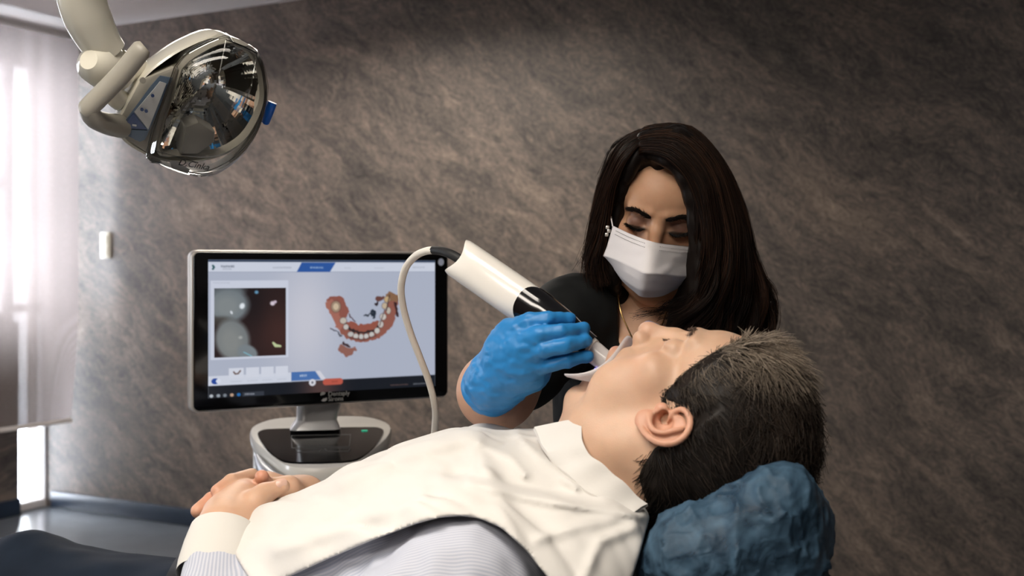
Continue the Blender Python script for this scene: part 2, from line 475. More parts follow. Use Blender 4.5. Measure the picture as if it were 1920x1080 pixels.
ROOMROT = Euler((0, 0, YAW)).to_matrix().to_4x4()
def room_box(name, x0, x1, u0, u1, z0, z1, m, kind='structure', bevel=0.0, parent=None):
    """x along the stone wall, u away from the stone wall into the room"""
    mb = MB(); mb.box(((x0 + x1) / 2, -(u0 + u1) / 2, (z0 + z1) / 2), (x1 - x0, abs(u1 - u0), z1 - z0), bevel)
    o = mb.build(name, m, parent)
    if parent is None:
        o.matrix_world = Matrix.Translation(CORNER) @ ROOMROT
        if kind: o['kind'] = kind
    return o
RX, RU = 8.2, 6.6
room_box('floor', -0.2, RX, -0.2, RU, -0.12, 0.0, 'floor_vinyl')
room_box('ceiling', -0.2, RX, -0.2, RU, CEIL, CEIL + 0.12, 'plaster')
room_box('wall_back', -0.2, RX, -0.2, 0.0, 0.0, CEIL, 'stone_wall')
room_box('wall_right', RX, RX + 0.15, -0.2, RU, 0.0, CEIL, 'plain_wall')
room_box('wall_front', -0.2, RX, RU, RU + 0.15, 0.0, CEIL, 'wood_wall')
# window wall: low parapet beside a narrow full-height light, solid further along
room_box('wall_left', -0.2, 0.0, 1.7, W2[0], 0.0, CEIL, 'stone_wall'); room_box('wall_left', -0.2, 0.0, W2[1], RU, 0.0, CEIL, 'stone_wall')
room_box('wall_left', -0.2, 0.0, W2[0], W2[1], 0.0, W2[2], 'stone_wall'); room_box('wall_left', -0.2, 0.0, W2[0], W2[1], W2[3], CEIL, 'stone_wall')
win2 = room_box('added_window', -0.12, -0.05, W2[0], W2[0] + 0.05, W2[2], W2[3], 'window_plastic', bevel=0.004)  # frame of the unseen window added for fill light
for (u0, u1, z0, z1) in ((W2[1] - 0.05, W2[1], W2[2], W2[3]), (4.37, 4.43, W2[2] + 0.05, W2[3] - 0.05), (W2[0] + 0.05, W2[1] - 0.05, W2[2], W2[2] + 0.05), (W2[0] + 0.05, W2[1] - 0.05, W2[3] - 0.05, W2[3])):
    room_box('window_frame', -0.12, -0.05, u0, u1, z0, z1, 'window_plastic', bevel=0.004, parent=win2)
for (u0, u1) in ((W2[0] + 0.05, 4.37), (4.43, W2[1] - 0.05)): room_box('pane', -0.087, -0.083, u0, u1, W2[2] + 0.05, W2[3] - 0.05, 'window_glass', parent=win2)
room_box('wall_left', -0.2, 0.0, 0.215, 1.7, 0.0, 0.98, 'stone_wall')
room_box('wall_left', -0.2, 0.0, 0.0, 1.7, 2.36, CEIL, 'plaster')
room_box('baseboard_back', 0.0, RX, 0.0, 0.018, 0.0, 0.085, 'skirting', bevel=0.004)
room_box('baseboard_left', 0.0, 0.018, 0.215, RU, 0.0, 0.085, 'skirting', bevel=0.004)
# window frame, mullion, transoms and panes
win = room_box('window_1', -0.11, -0.05, 0.0, 0.010, 0.0, 2.36, 'window_plastic', bevel=0.004)
for (u0, u1, z0, z1) in ((0.01, 1.67, 2.30, 2.36), (0.01, 0.215, 0.0, 0.04), (0.215, 1.7, 0.98, 1.03), (1.64, 1.7, 1.03, 2.30), (0.205, 0.235, 0.04, 2.30), (0.235, 1.64, 1.66, 1.72), (0.01, 0.205, 1.03, 1.07)):
    room_box('window_frame', -0.11, -0.05, u0, u1, z0, z1, 'window_plastic', bevel=0.004, parent=win)
for (u0, u1, z0, z1) in ((0.01, 0.205, 0.04, 1.03), (0.01, 0.205, 1.07, 2.30), (0.235, 1.64, 1.03, 1.66), (0.235, 1.64, 1.72, 2.30)):
    room_box('pane', -0.082, -0.078, u0, u1, z0, z1, 'window_glass', parent=win)
# outside: facing facade and pale pavement seen blurred through the blind
def outside(name, x0, x1, u0, u1, z0, z1, m, label, cat):
    o = room_box(name, x0, x1, u0, u1, z0, z1, m, kind=None); tag(o, label, cat); return o
room_box('ground_outside', -14, -0.2, -6, 9, -0.32, -0.2, 'street')
fb = room_box('neighbour_building', -6.2, -6.0, -1.2, 0.25, -0.2, 1.02, 'facade', kind=None)
tag(fb, 'tan building facade outside, seen blurred through the roller blind', 'building')
for (u0, u1, z0, z1, mm) in ((-1.2, 0.25, 1.45, 1.95, 'facade'), (-1.2, 0.25, 2.5, 2.8, 'facade_light'), (-1.2, 0.25, 3.5, 4.2, 'facade_light')):
    p = room_box('facade_band', -6.2, -6.02, u0, u1, z0, z1, mm, parent=fb)
p = room_box('facade_post', -6.2, -6.05, -1.25, -1.0, -0.2, 4.2, 'facade_light', parent=fb)

# roller blind
bl = empty('roller_blind', ROOM @ Vector((0.30, 0.80, 0)), ROOMROT)
tag(bl, 'sheer beige roller blind half covering the bright window at the left', 'blind')
nu, nz = 40, 40; V = []
for i in range(nu + 1):
    for j in range(nz + 1):
        u = 0.10 + 1.5 * i / nu; z = 0.50 + (2.42 - 0.50) * j / nz
        e = math.exp(-((u - 0.10) / 0.10) ** 2); low = max(0.0, 1 - (z - 0.5) / 0.55) ** 1.5
        V.append((0.004 * math.sin(9 * u) - 0.055 * e * low, -(u - 0.80), z))
Fq = [(i * (nz + 1) + j, (i + 1) * (nz + 1) + j, (i + 1) * (nz + 1) + j + 1, i * (nz + 1) + j + 1) for i in range(nu) for j in range(nz)]
me = mesh_np('fabric', V, Fq); fab = link('fabric', me, 'blind_fabric', bl)
mb = MB(); mb.box((-0.0, -0.04, 0.492), (0.012, 1.40, 0.022), 0.004); mb.build('bottom_bar', 'window_plastic', bl)
mb = MB(); mb.tube([(0, -0.80, 2.43), (0, 0.72, 2.43)], 0.024, 20); mb.build('roller_tube', 'window_plastic', bl)

# light switch on the stone wall
sw = empty('light_switch', ROOM @ Vector((0.391, 0.0, 1.372)), ROOMROT)
tag(sw, 'cream wall switch on the dark stone wall near the window', 'switch')
mb = MB(); mb.box((0, -0.006, 0), (0.066, 0.012, 0.135), 0.004); mb.build('plate', 'switch_plastic', sw)
for dz in (-0.028, 0.028):
    mb = MB(); mb.box((0, -0.014, dz), (0.046, 0.006, 0.05), 0.002); mb.build('rocker', 'switch_plastic', sw)

# ceiling panel lamps (out of frame above, seen in reflections; second one added as fill)
pmat('lamp_diffuser', (0.9, 0.9, 0.88), 0.6, var=0.01, emit=(1.0, 0.88, 0.74), estr=2.0)
LAB = ['flush ceiling light panel above the reclined patient', 'added flush ceiling light panel behind the viewer, filling light on the faces', 'flush ceiling light panel near the window wall']
for (x, y, sx, sy, p), lb in zip(PANELS, LAB):
    e = empty('ceiling_panel_lamp', (x, y, CEIL), (0, 0, YAW)); tag(e, lb, 'ceiling lamp', 'ceiling panel lamps')
    mb = MB()
    for s in (-1, 1):
        mb.box((s * (sx / 2 + 0.012), 0, -0.015), (0.024, sy + 0.048, 0.03), 0.003); mb.box((0, s * (sy / 2 + 0.012), -0.015), (sx, 0.024, 0.03), 0.003)
    mb.build('frame', 'panel_frame', e)
    mb = MB(); mb.box((0, 0, -0.012), (sx, sy, 0.006)); mb.build('diffuser', 'lamp_diffuser', e)
# ================================================================== scanner cart with monitor
pmat('cart_white', (0.90, 0.875, 0.82), 0.32, var=0.02, coat=0.3)
pmat('cart_silver', (0.42, 0.44, 0.48), 0.35, metal=0.6, var=0.04)
pmat('neck_silver', (0.66, 0.66, 0.67), 0.28, metal=0.25, var=0.02, coat=0.3)
pmat('rim_silver', (0.62, 0.58, 0.54), 0.35, metal=0.3, var=0.02)
pmat('black_gloss', (0.004, 0.004, 0.005), 0.12, var=0.1, coat=0.6, spec=0.4)
pmat('black_line', (0.10, 0.10, 0.10), 0.4, var=0.1)
pmat('rubber', (0.012, 0.012, 0.013), 0.6, var=0.1)
pmat('print_grey', (0.42, 0.42, 0.42), 0.5, var=0.05)
pmat('green_led', (0.0, 0.3, 0.15), 0.4, emit=(0.0, 0.45, 0.25), estr=0.7)
m, nt, b = new_mat('screen_glow')
a = N(nt, 'ShaderNodeAttribute', attribute_name='tint'); b.inputs['Base Color'].default_value = (0.01, 0.01, 0.012, 1); b.inputs['Roughness'].default_value = 0.12
L(nt, a.outputs['Color'], b.inputs['Emission Color']); b.inputs['Emission Strength'].default_value = 0.92

def lin(c):
    c = np.asarray(c, float) / 255.0
    return np.where(c <= 0.04045, c / 12.92, ((c + 0.055) / 1.055) ** 2.4)

def paint_screen(nx=440, ny=250):
    U, W = np.meshgrid(np.linspace(0, 1, nx), np.linspace(0, 1, ny), indexing='ij')
    # working coordinates: x 0..1283, y 0..740 (same proportions as the display)
    X = U * 1283; Y = W * 740
    C = np.zeros((nx, ny, 3))
    C[:] = (172, 180, 201)
    def put(mask, col, soft=1.0):
        a = np.clip(mask, 0, 1)[..., None] * soft
        C[:] = C * (1 - a) + np.array(col, float) * a
    def sm(d, w=3.0): return np.clip(0.5 - d / w, 0, 1)
    def rect(x0, y0, x1, y1, col, r=0, w=3.0):
        qx = np.abs(X - (x0 + x1) / 2) - (x1 - x0) / 2 + r; qy = np.abs(Y - (y0 + y1) / 2) - (y1 - y0) / 2 + r
        d = np.hypot(np.maximum(qx, 0), np.maximum(qy, 0)) + np.minimum(np.maximum(qx, qy), 0) - r
        put(sm(d, w), col)
    def ellp(cx, cy, rx, ry, col, soft=1.0, w=0.12, rot=0):
        c, s = math.cos(math.radians(rot)), math.sin(math.radians(rot))
        x, y = X - cx, Y - cy; x, y = c * x + s * y, -s * x + c * y
        put(np.clip((1 - np.hypot(x / rx, y / ry)) / w + 0.5, 0, 1), col, soft)
    def poly(pts, col):
        d = np.full(X.shape, -1e9); n = len(pts)
        for i in range(n):
            (x0, y0), (x1, y1) = pts[i], pts[(i + 1) % n]
            nx_, ny_ = (y1 - y0), -(x1 - x0); l = math.hypot(nx_, ny_)
            d = np.maximum(d, ((X - x0) * nx_ + (Y - y0) * ny_) / l)
        put(sm(d), col)
    def line(pts, r, col, soft=1.0, w=4.0):
        d = np.full(X.shape, 1e9)
        r = [r] * len(pts) if np.isscalar(r) else r
        for (p, q, ra, rb) in zip(pts[:-1], pts[1:], r[:-1], r[1:]):
            ab = np.array(q, float) - p; t = np.clip(((X - p[0]) * ab[0] + (Y - p[1]) * ab[1]) / max(ab @ ab, 1e-9), 0, 1)
            d = np.minimum(d, np.hypot(X - p[0] - t * ab[0], Y - p[1] - t * ab[1]) - (ra + (rb - ra) * t))
        put(sm(d, w), col, soft)
    def scribble(x0, x1, y, col, seed, h=4):
        r = np.random.default_rng(seed); x = x0
        while x < x1:
            w = r.uniform(3, 8); rect(x, y - h * r.uniform(0.6, 1), min(x + w, x1), y + h * r.uniform(0.6, 1), col, 0, 5); x += w + r.uniform(2, 4)
    # soft light area behind the model
    g = np.exp(-((X - 520) / 170) ** 2 - ((Y - 330) / 330) ** 2); put(g, (206, 205, 217), 0.8)
    rect(0, 0, 1283, 12, (44, 62, 90)); rect(0, 12, 1283, 66, (203, 210, 227)); rect(0, 64, 1283, 68, (160, 168, 190))
    scribble(66, 134, 36, (120, 128, 145), 1, 6); scribble(75, 120, 50, (165, 172, 190), 2, 3); scribble(340, 440, 42, (170, 177, 195), 3, 5)
    scribble(740, 775, 44, (185, 192, 208), 4, 3); scribble(915, 970, 44, (185, 192, 208), 5, 3); scribble(1145, 1220, 40, (175, 183, 200), 6, 5)
    line([(24, 32), (30, 40), (24, 50)], 5, (40, 90, 95))
    poly([(497, 14), (688, 14), (656, 66), (470, 66)], (38, 86, 170)); scribble(545, 618, 42, (150, 180, 220), 7, 5)
    # live image card
    rect(12, 112, 424, 536, (202, 208, 226), 2); scribble(26, 112, 124, (180, 187, 205), 8, 3)
    ix0, iy0, ix1, iy1 = 30, 152, 411, 524
    inside = (X > ix0) & (X < ix1) & (Y > iy0) & (Y < iy1)
    S = C.copy()
    rect(ix0, iy0, ix1, iy1, (44, 30, 30))
    put(np.exp(-((X - 380) / 130) ** 2 - ((Y - 400) / 150) ** 2), (70, 42, 38), 0.9); put(np.exp(-((X - 230) / 70) ** 2 - ((Y - 210) / 150) ** 2), (30, 24, 26), 0.8)
    ellp(100, 165, 90, 40, (85, 92, 98), 1, 0.5)
    ellp(105, 245, 105, 92, (112, 122, 128), 1, 0.35); ellp(95, 250, 70, 60, (140, 146, 146), 0.6, 0.9); ellp(60, 330, 70, 25, (70, 65, 60), 0.8, 0.8)
    ellp(125, 430, 88, 110, (118, 124, 126), 1, 0.3, -12); ellp(115, 440, 55, 80, (146, 148, 144), 0.5, 0.9, -12)
    ellp(205, 505, 55, 42, (120, 130, 136), 1, 0.3, 30); line([(185, 500), (225, 522)], 3, (120, 185, 205), 0.9)
    ellp(176, 250, 13, 16, (225, 232, 240), 1, 0.6, 20); ellp(120, 284, 6, 10, (210, 216, 224), 1, 0.6, -25); ellp(167, 420, 10, 8, (165, 168, 166), 1, 0.9)
    ellp(252, 176, 10, 9, (90, 150, 190), 1, 0.8); ellp(338, 238, 13, 12, (214, 200, 214), 1, 0.6); ellp(352, 230, 9, 8, (200, 180, 200), 1, 0.6)
    line([(342, 455), (355, 470), (380, 474)], [6, 9, 6], (190, 205, 150))
    C[~inside] = S[~inside]
    # thumbnails and lower strip
    rect(0, 622, 440, 676, (206, 212, 228))
    for x0, x1 in ((106, 184), (196, 266), (276, 344), (354, 422)):
        rect(x0, 584, x1, 638, (210, 215, 230), 2); scribble(x0 + 8, x1 - 8, 656, (188, 194, 210), int(x0), 3)
    line([(132, 605), (140, 616), (155, 614), (166, 600)], 4, (110, 85, 80))
    ellp(36, 650, 20, 16, (28, 70, 165)); ellp(52, 650, 12, 12, (215, 222, 240))
    poly([(440, 620), (572, 620), (604, 668), (440, 668)], (66, 112, 184)); poly([(576, 620), (600, 620), (634, 668), (608, 668)], (212, 212, 224)); scribble(487, 525, 642, (190, 205, 230), 9, 6)
    rect(0, 674, 1283, 742, (23, 28, 37)); put(sm(-(Y - 676)) * np.exp(-((X - 600) / 110) ** 2), (96, 66, 62), 0.8)  # soft warm glow on the taskbar paints a reflection in the glass
    ellp(557, 683, 19, 19, (214, 214, 224)); ellp(557, 683, 7, 7, (110, 112, 124)); rect(616, 666, 730, 702, (198, 84, 66), 17); scribble(666, 702, 684, (160, 66, 52), 10, 4)
    for x, col in ((16, (180, 188, 196)), (52, (150, 160, 170)), (86, (120, 130, 140)), (122, (196, 158, 130)), (158, (30, 110, 190))): ellp(x, 728, 10, 9, col, 1, 0.5)
    rect(178, 716, 292, 740, (52, 58, 70)); scribble(190, 240, 728, (150, 156, 168), 11, 5)
    scribble(1010, 1115, 722, (110, 80, 75), 12, 3); scribble(1150, 1225, 722, (130, 134, 144), 13, 3); scribble(1236, 1268, 700, (90, 96, 110), 14, 2)
    # scanned dental arch
    n1 = vnoise(np.stack([X.ravel() / 14, Y.ravel() / 14, 0 * X.ravel()], 1), 1.0, 3).reshape(X.shape)
    X0, Y0 = X.copy(), Y.copy()
    X += 7 * n1; Y += 7 * np.roll(n1, 17, 0)
    line([(672, 235), (705, 230), (730, 290)], [34, 30, 34], (150, 84, 72)); line([(660, 250), (700, 340), (735, 400)], [28, 24, 18], (172, 104, 88))
    line([(735, 400), (780, 430), (850, 445), (920, 430), (985, 370), (1015, 290), (1030, 230)], [22, 24, 24, 26, 34, 36, 30], (152, 88, 74))
    line([(770, 370), (820, 392), (880, 392), (930, 365)], [22, 26, 24, 16], (156, 82, 66)); line([(745, 365), (780, 400), (850, 415), (920, 400), (955, 360)], 8, (52, 40, 42))
    line([(1005, 205), (1045, 215)], [22, 20], (140, 100, 70)); line([(1040, 250), (1055, 320)], [12, 7], (60, 34, 36)); line([(940, 225), (960, 215)], [16, 10], (110, 66, 60)); line([(925, 255), (935, 245)], 8, (50, 38, 44))
    line([(905, 300), (912, 320)], [16, 12], (36, 48, 62)); line([(858, 318), (905, 305)], 4, (60, 68, 80)); line([(770, 310), (800, 350)], 4, (90, 70, 78)); line([(665, 385), (720, 425)], 4, (84, 84, 96))
    line([(725, 500), (760, 525), (800, 505)], [20, 24, 10], (150, 96, 84)); line([(730, 470), (770, 490)], 6, (70, 50, 54))
    X[:], Y[:] = X0, Y0
    for x, y, rx, ry, col in ((690, 262, 29, 34, (196, 168, 132)), (690, 262, 20, 24, (208, 184, 152)), (732, 342, 22, 20, (196, 184, 170)), (748, 378, 17, 18, (196, 190, 184)), (775, 420, 20, 16, (190, 186, 184)), (805, 432, 17, 17, (198, 194, 190)), (836, 436, 15, 18, (196, 194, 192)), (866, 434, 16, 17, (200, 196, 194)), (898, 425, 17, 17, (196, 192, 188)), (930, 404, 18, 19, (200, 196, 190)), (952, 368, 18, 22, (196, 190, 186)), (966, 325, 21, 21, (202, 194, 186)), (998, 290, 15, 22, (190, 178, 164)), (975, 262, 18, 20, (198, 176, 146)), (990, 225, 20, 20, (200, 168, 120))):
        ellp(x, y, rx, ry, (90, 70, 68), 0.8, 0.25); ellp(x, y, rx * 0.86, ry * 0.86, col, 1, 0.3)
    line([(985, 290), (1005, 200)], 3, (70, 52, 48)); line([(945, 375), (975, 285)], 3, (110, 92, 88)); line([(770, 440), (850, 455), (925, 432)], 3, (96, 60, 58))
    # mute the colours of the whole display a little
    g = C.mean(2, keepdims=True); return lin(np.clip(g + (C - g) * 0.85, 0, 255))

CART = empty('scanner_cart', (-0.30, 2.20, 0), (0, 0, math.radians(8)))
tag(CART, 'white scanner cart with a swivelling black monitor showing a dental arch scan', 'scanner cart')
MY = math.radians(29.5)
MON = Matrix.Translation((-0.361, 2.23, 1.135)) @ Euler((0, 0, MY)).to_matrix().to_4x4() @ Euler((math.radians(90), 0, 0)).to_matrix().to_4x4()
# monitor frame: x right, y up, z towards the viewer
CINV = CART.matrix_basis.inverted()
mb = MB(); mb.poly(rrect(0.530, 0.302, 0.014), -0.034, -0.004, bevel=0.005); mon = mb.build('monitor', 'rim_silver', CART); mon.matrix_basis = CINV @ MON
mb = MB(); mb.poly(rrect(0.522, 0.294, 0.011), -0.004, 0.0012, bevel=0.0008); fr = mb.build('front_glass', 'black_gloss', mon)
SW_, SH_ = 0.466, 0.258; nx, ny = 440, 250
C = paint_screen(nx, ny)
gx = np.linspace(-SW_ / 2, SW_ / 2, nx) - 0.0015; gy = np.linspace(SH_ / 2, -SH_ / 2, ny) + 0.004
XX, YY = np.meshgrid(gx, gy, indexing='ij'); V = np.stack([XX.ravel(), YY.ravel(), np.full(XX.size, 0.0016)], 1)
I = np.arange(nx * ny).reshape(nx, ny); Fq = np.stack([I[:-1, :-1].ravel(), I[:-1, 1:].ravel(), I[1:, 1:].ravel(), I[1:, :-1].ravel()], 1)
me = mesh_np('screen', V, Fq); set_col(me, C.reshape(-1, 3)); scr = link('screen', me, 'screen_glow', mon)
scr['label'] = 'lit screen with tooth photo and scanned dental arch'
# maker's mark under the screen and round mark at the upper right
text_mesh('lettering', 'Dentsply', 0.0125, 'print_grey', mon, Matrix.Translation((0.0, -0.1335, 0.0014)))
text_mesh('lettering', 'Sirona', 0.0125, 'print_grey', mon, Matrix.Translation((0.0, -0.1435, 0.0014)))
mb = MB()
for k, (cx, cy, r0, a0) in enumerate(((-0.010, -0.1295, 0.0058, 30), (-0.0085, -0.1385, 0.0062, 210))):
    mb.poly([(cx + (r0 if i % 2 == 0 or True else r0) * math.cos(math.radians(a0 + 15 * i)) * (1 if i < 13 else 0.35), cy + r0 * 0.8 * math.sin(math.radians(a0 + 15 * i)) * (1 if i < 13 else 0.2)) for i in range(24)], 0.0013, 0.0017)
mb.build('emblem', 'print_grey', mon)
mb = MB(); mb.poly([(0.2455 + 0.0065 * math.cos(2 * math.pi * i / 20), 0.130 + 0.0075 * math.sin(2 * math.pi * i / 20)) for i in range(20)], 0.0013, 0.0018); mb.build('round_sticker', pmat('sticker', (0.62, 0.66, 0.78), 0.4, emit=(0.5, 0.55, 0.7), estr=0.15), mon)
# neck
neck = MB()
M0 = CINV @ MON
pA = CINV @ Vector((-0.372, 2.262, 1.06)); pB = CINV @ Vector((-0.398, 2.300, 0.93))
def rr_ring(c, w, d, r, rz=0): 
    return [Vector((c.x + x * math.cos(rz) - y * math.sin(rz), c.y + x * math.sin(rz) + y * math.cos(rz), c.z)) for x, y in rrect(w, d, r, 5)]
R = []
for t, w, d in ((0, .098, .036), (.25, .098, .036), (.52, .094, .04), (.62, .086, .05), (.86, .080, .055), (.93, .09, .07), (1, .10, .08)):
    c = pA.lerp(pB, t); R.append(rr_ring(c, w, d, 0.016, math.radians(18 * (1 - t) + 3)))
neck.rings(R); neck.build('monitor_neck', 'neck_silver', CART)
mb = MB(); mb.box(pA + Vector((0, -0.004, 0.03)), (0.14, 0.018, 0.10), 0.006, Euler((0, 0, MY - math.radians(8))).to_matrix()); mb.build('mount_plate', 'cart_silver', CART)
# deck: outline in deck coordinates (x right, n toward the front)
DO = CINV @ Vector((-0.405, 2.42, 0))
half = spline([(0.0, 0.0), (0.075, 0.003), (0.118, 0.028), (0.142, 0.085), (0.132, 0.17), (0.098, 0.27), (0.072, 0.335), (0.045, 0.368), (0.0, 0.378)], 26)
outl = [(x, n) for x, n in half] + [(-x, n) for x, n in half[::-1][1:-1]]
outl = [(x + 0.02 * n, n) for x, n in outl]
def deck_z(n): return 0.936 - 0.118 * n
def deck_ring(sc, dz, nmid=0.19, flat=None):
    return [Vector((DO.x + x * sc, DO.y - (nmid + (n - nmid) * sc), (deck_z(n) if flat is None else flat) + dz)) for x, n in outl]
mb = MB(); mb.rings([deck_ring(0.93, -0.030), deck_ring(0.985, -0.024), deck_ring(1.0, -0.014), deck_ring(1.0, -0.006), deck_ring(0.985, 0.0), deck_ring(0.95, 0.002)]); mb.build('deck', 'cart_white', CART)
# black touch panel on the deck
pan = spline([(0.0, 0.105), (0.095, 0.108), (0.118, 0.118), (0.124, 0.15), (0.108, 0.23), (0.080, 0.31), (0.055, 0.345), (0.0, 0.352)], 22)
po = [(x, n) for x, n in pan] + [(-x, n) for x, n in pan[::-1][1:-1]]; po = [(x + 0.02 * n, n) for x, n in po]
mb = MB(); mb.rings([[Vector((DO.x + x, DO.y - n, deck_z(n) + dz)) for x, n in po] for dz in (0.001, 0.0045)]); tp = mb.build('touch_panel', 'black_gloss', CART)
def outline_strip(x0, x1, n0, n1, nm):
    mb = MB()
    P = [(x0, n0), (x1, n0), (x1 - 0.004, n1), (x0 + 0.004, n1), (x0, n0)]
    for (a, b_) in zip(P[:-1], P[1:]):
        mb.tube([(DO.x + a[0] + 0.02 * a[1], DO.y - a[1], deck_z(a[1]) + 0.0048), (DO.x + b_[0] + 0.02 * b_[1], DO.y - b_[1], deck_z(b_[1]) + 0.0048)], 0.0008, 6)
    mb.build(nm, 'black_line', tp)
outline_strip(-0.058, 0.058, 0.165, 0.255, 'touchpad_outline'); outline_strip(-0.046, 0.002, 0.265, 0.285, 'button_outline'); outline_strip(0.008, 0.056, 0.265, 0.285, 'button_outline')
mb = MB(); mb.box((DO.x + 0.089, DO.y - 0.138, deck_z(0.138) + 0.005), (0.012, 0.010, 0.001), 0.0); mb.build('status_light', 'green_led', tp)
# body under the deck, column, base and castors
mb = MB(); mb.rings([deck_ring(0.955, -0.03), deck_ring(0.955, 0, flat=0.85), deck_ring(0.90, 0, flat=0.62), deck_ring(0.80, 0, flat=0.45), deck_ring(0.62, 0, flat=0.36)]); mb.build('body', 'cart_white', CART)
cx, cy = DO.x, DO.y - 0.2
mb = MB(); mb.tube([(cx, cy, 0.36), (cx, cy, 0.10)], 0.05, 24); mb.build('column', 'cart_silver', CART)
mb = MB(); mb.poly(rrect(0.44, 0.46, 0.08), 0.07, 0.11, Matrix.Translation((cx, cy, 0)), bevel=0.01); mb.build('base', 'cart_white', CART)
for sx in (-1, 1):
    for sy in (-1, 1):
        mb = MB(); mb.tube([(cx + sx * 0.17 - 0.012, cy + sy * 0.18, 0.035), (cx + sx * 0.17 + 0.012, cy + sy * 0.18, 0.035)], 0.035, 18); mb.box((cx + sx * 0.17, cy + sy * 0.18, 0.065), (0.03, 0.04, 0.03), 0.004); mb.build('castor', 'rubber', CART)
# curved grip under the front left of the deck
hp = spline([(-0.122, 0.215, -0.022), (-0.102, 0.30, -0.028), (-0.066, 0.365, -0.032), (0.0, 0.396, -0.034), (0.06, 0.37, -0.034)], 20)
mb = MB(); mb.tube([(DO.x + x + 0.02 * n, DO.y - n, deck_z(n) + z) for x, n, z in hp], [0.003 + 0.011 * math.sin(math.pi * min(1, (i + 1) / 9) / 2) for i in range(20)], 14, flat=1.25); mb.build('grip', 'cart_silver', CART)
# ================================================================== dental operating lamp
pmat('lamp_white', (0.80, 0.77, 0.66), 0.22, var=0.02, coat=0.5)
pmat('lamp_grey', (0.36, 0.34, 0.29), 0.38, var=0.03)
pmat('lamp_panel', (0.52, 0.53, 0.53), 0.35, var=0.03)
pmat('lamp_blue', (0.012, 0.045, 0.16), 0.3, var=0.05, coat=0.4)
pmat('lamp_bluegrey', (0.10, 0.15, 0.22), 0.3, var=0.05)
pmat('bright_blue', (0.01, 0.12, 0.55), 0.35, var=0.05)
pmat('mirror', (0.82, 0.82, 0.80), 0.03, metal=1.0, var=0.02)
pmat('bulb_box', (0.20, 0.19, 0.17), 0.4, var=0.03)
pmat('ink', (0.03, 0.03, 0.03), 0.5)
def clear_mat(name, tint=(0.96, 0.96, 0.95), gl=1.25):
    m, nt, b = new_mat(name); out = nt.nodes['Material Output']
    g = N(nt, 'ShaderNodeBsdfGlossy'); g.inputs['Roughness'].default_value = 0.03
    t = N(nt, 'ShaderNodeBsdfTransparent'); t.inputs['Color'].default_value = (*tint, 1)
    mx = N(nt, 'ShaderNodeMixShader'); fr = N(nt, 'ShaderNodeFresnel'); fr.inputs['IOR'].default_value = 1.4
    mu = N(nt, 'ShaderNodeMath', operation='MULTIPLY'); mu.inputs[1].default_value = gl; mu.use_clamp = True
    L(nt, fr.outputs[0], mu.inputs[0]); L(nt, mu.outputs[0], mx.inputs[0]); L(nt, t.outputs[0], mx.inputs[1]); L(nt, g.outputs[0], mx.inputs[2]); L(nt, mx.outputs[0], out.inputs['Surface'])
clear_mat('clear_plastic')
LN = Vector((0.42, -0.80, -0.43)).normalized(); LY = Vector((0.05, 0.1, 0.95)); LY = (LY - LN * LY.dot(LN)).normalized(); LX = LY.cross(LN)
LO = PX(395, 200, 1.5)
LM = Matrix(((LX.x, LY.x, LN.x, LO.x), (LX.y, LY.y, LN.y, LO.y), (LX.z, LY.z, LN.z, LO.z), (0, 0, 0, 1)))
LINV = LM.inverted()
def onl(px, py, z=0.0):
    """point of the lamp's front plane (offset z) that the photo shows at px,py, in lamp coordinates"""
    o = LINV @ Vector((0, 0, CAMZ)); d = (LINV @ PX(px, py, 1.0)) - o
    return o + d * ((z - o.z) / d.z)
lamp = empty('operating_lamp', LO); lamp.matrix_world = LM
tag(lamp, 'white dental operating lamp with mirrored reflector and grey handle, hanging at upper left', 'lamp')
def slab(P, t, nm, m, parent, bevel=0.0):
    P = [Vector(p) for p in P]; n = Vector((0, 0, 0))
    for i in range(len(P)): n += P[i].cross(P[(i + 1) % len(P)])
    n.normalize()
    if n.z < 0: n = -n
    mb = MB(); bm = mb.bm
    a = [bm.verts.new(p) for p in P]; b_ = [bm.verts.new(p - n * t) for p in P]
    f1 = bm.faces.new(a); f2 = bm.faces.new(b_[::-1]); fs = [f1, f2]
    for i in range(len(P)):
        j = (i + 1) % len(P); fs.append(bm.faces.new((a[i], b_[i], b_[j], a[j])))
    bmesh.ops.recalc_face_normals(bm, faces=fs)
    if bevel: bmesh.ops.bevel(bm, geom=list(f1.edges), offset=bevel, segments=2, profile=0.5, affect='EDGES')
    return mb.build(nm, m, parent)
# back shell
sh = [(213, 246), (226, 205), (262, 146), (300, 112), (345, 84), (400, 63), (440, 74), (478, 96), (494, 140), (492, 190), (470, 245), (430, 285), (370, 302), (300, 300), (245, 275)]
S0 = spline([onl(x, y, -0.012) for x, y in sh] + [onl(*sh[0], -0.012)], 48)[:-1]
cen = S0.mean(0)
def shr(f, z, sx=0): return [Vector((cen[0] + (p[0] - cen[0]) * f + sx, cen[1] + (p[1] - cen[1]) * f, z)) for p in S0]
mb = MB(); mb.rings([shr(0.80, -0.055), shr(0.93, -0.010), shr(0.955, -0.006), shr(0.99, -0.008), shr(1.0, -0.016), shr(0.99, -0.035), shr(0.93, -0.058), shr(0.80, -0.080), shr(0.58, -0.098), shr(0.3, -0.108), shr(0.02, -0.11)], cap=False)
mb.build('housing', 'lamp_white', lamp)
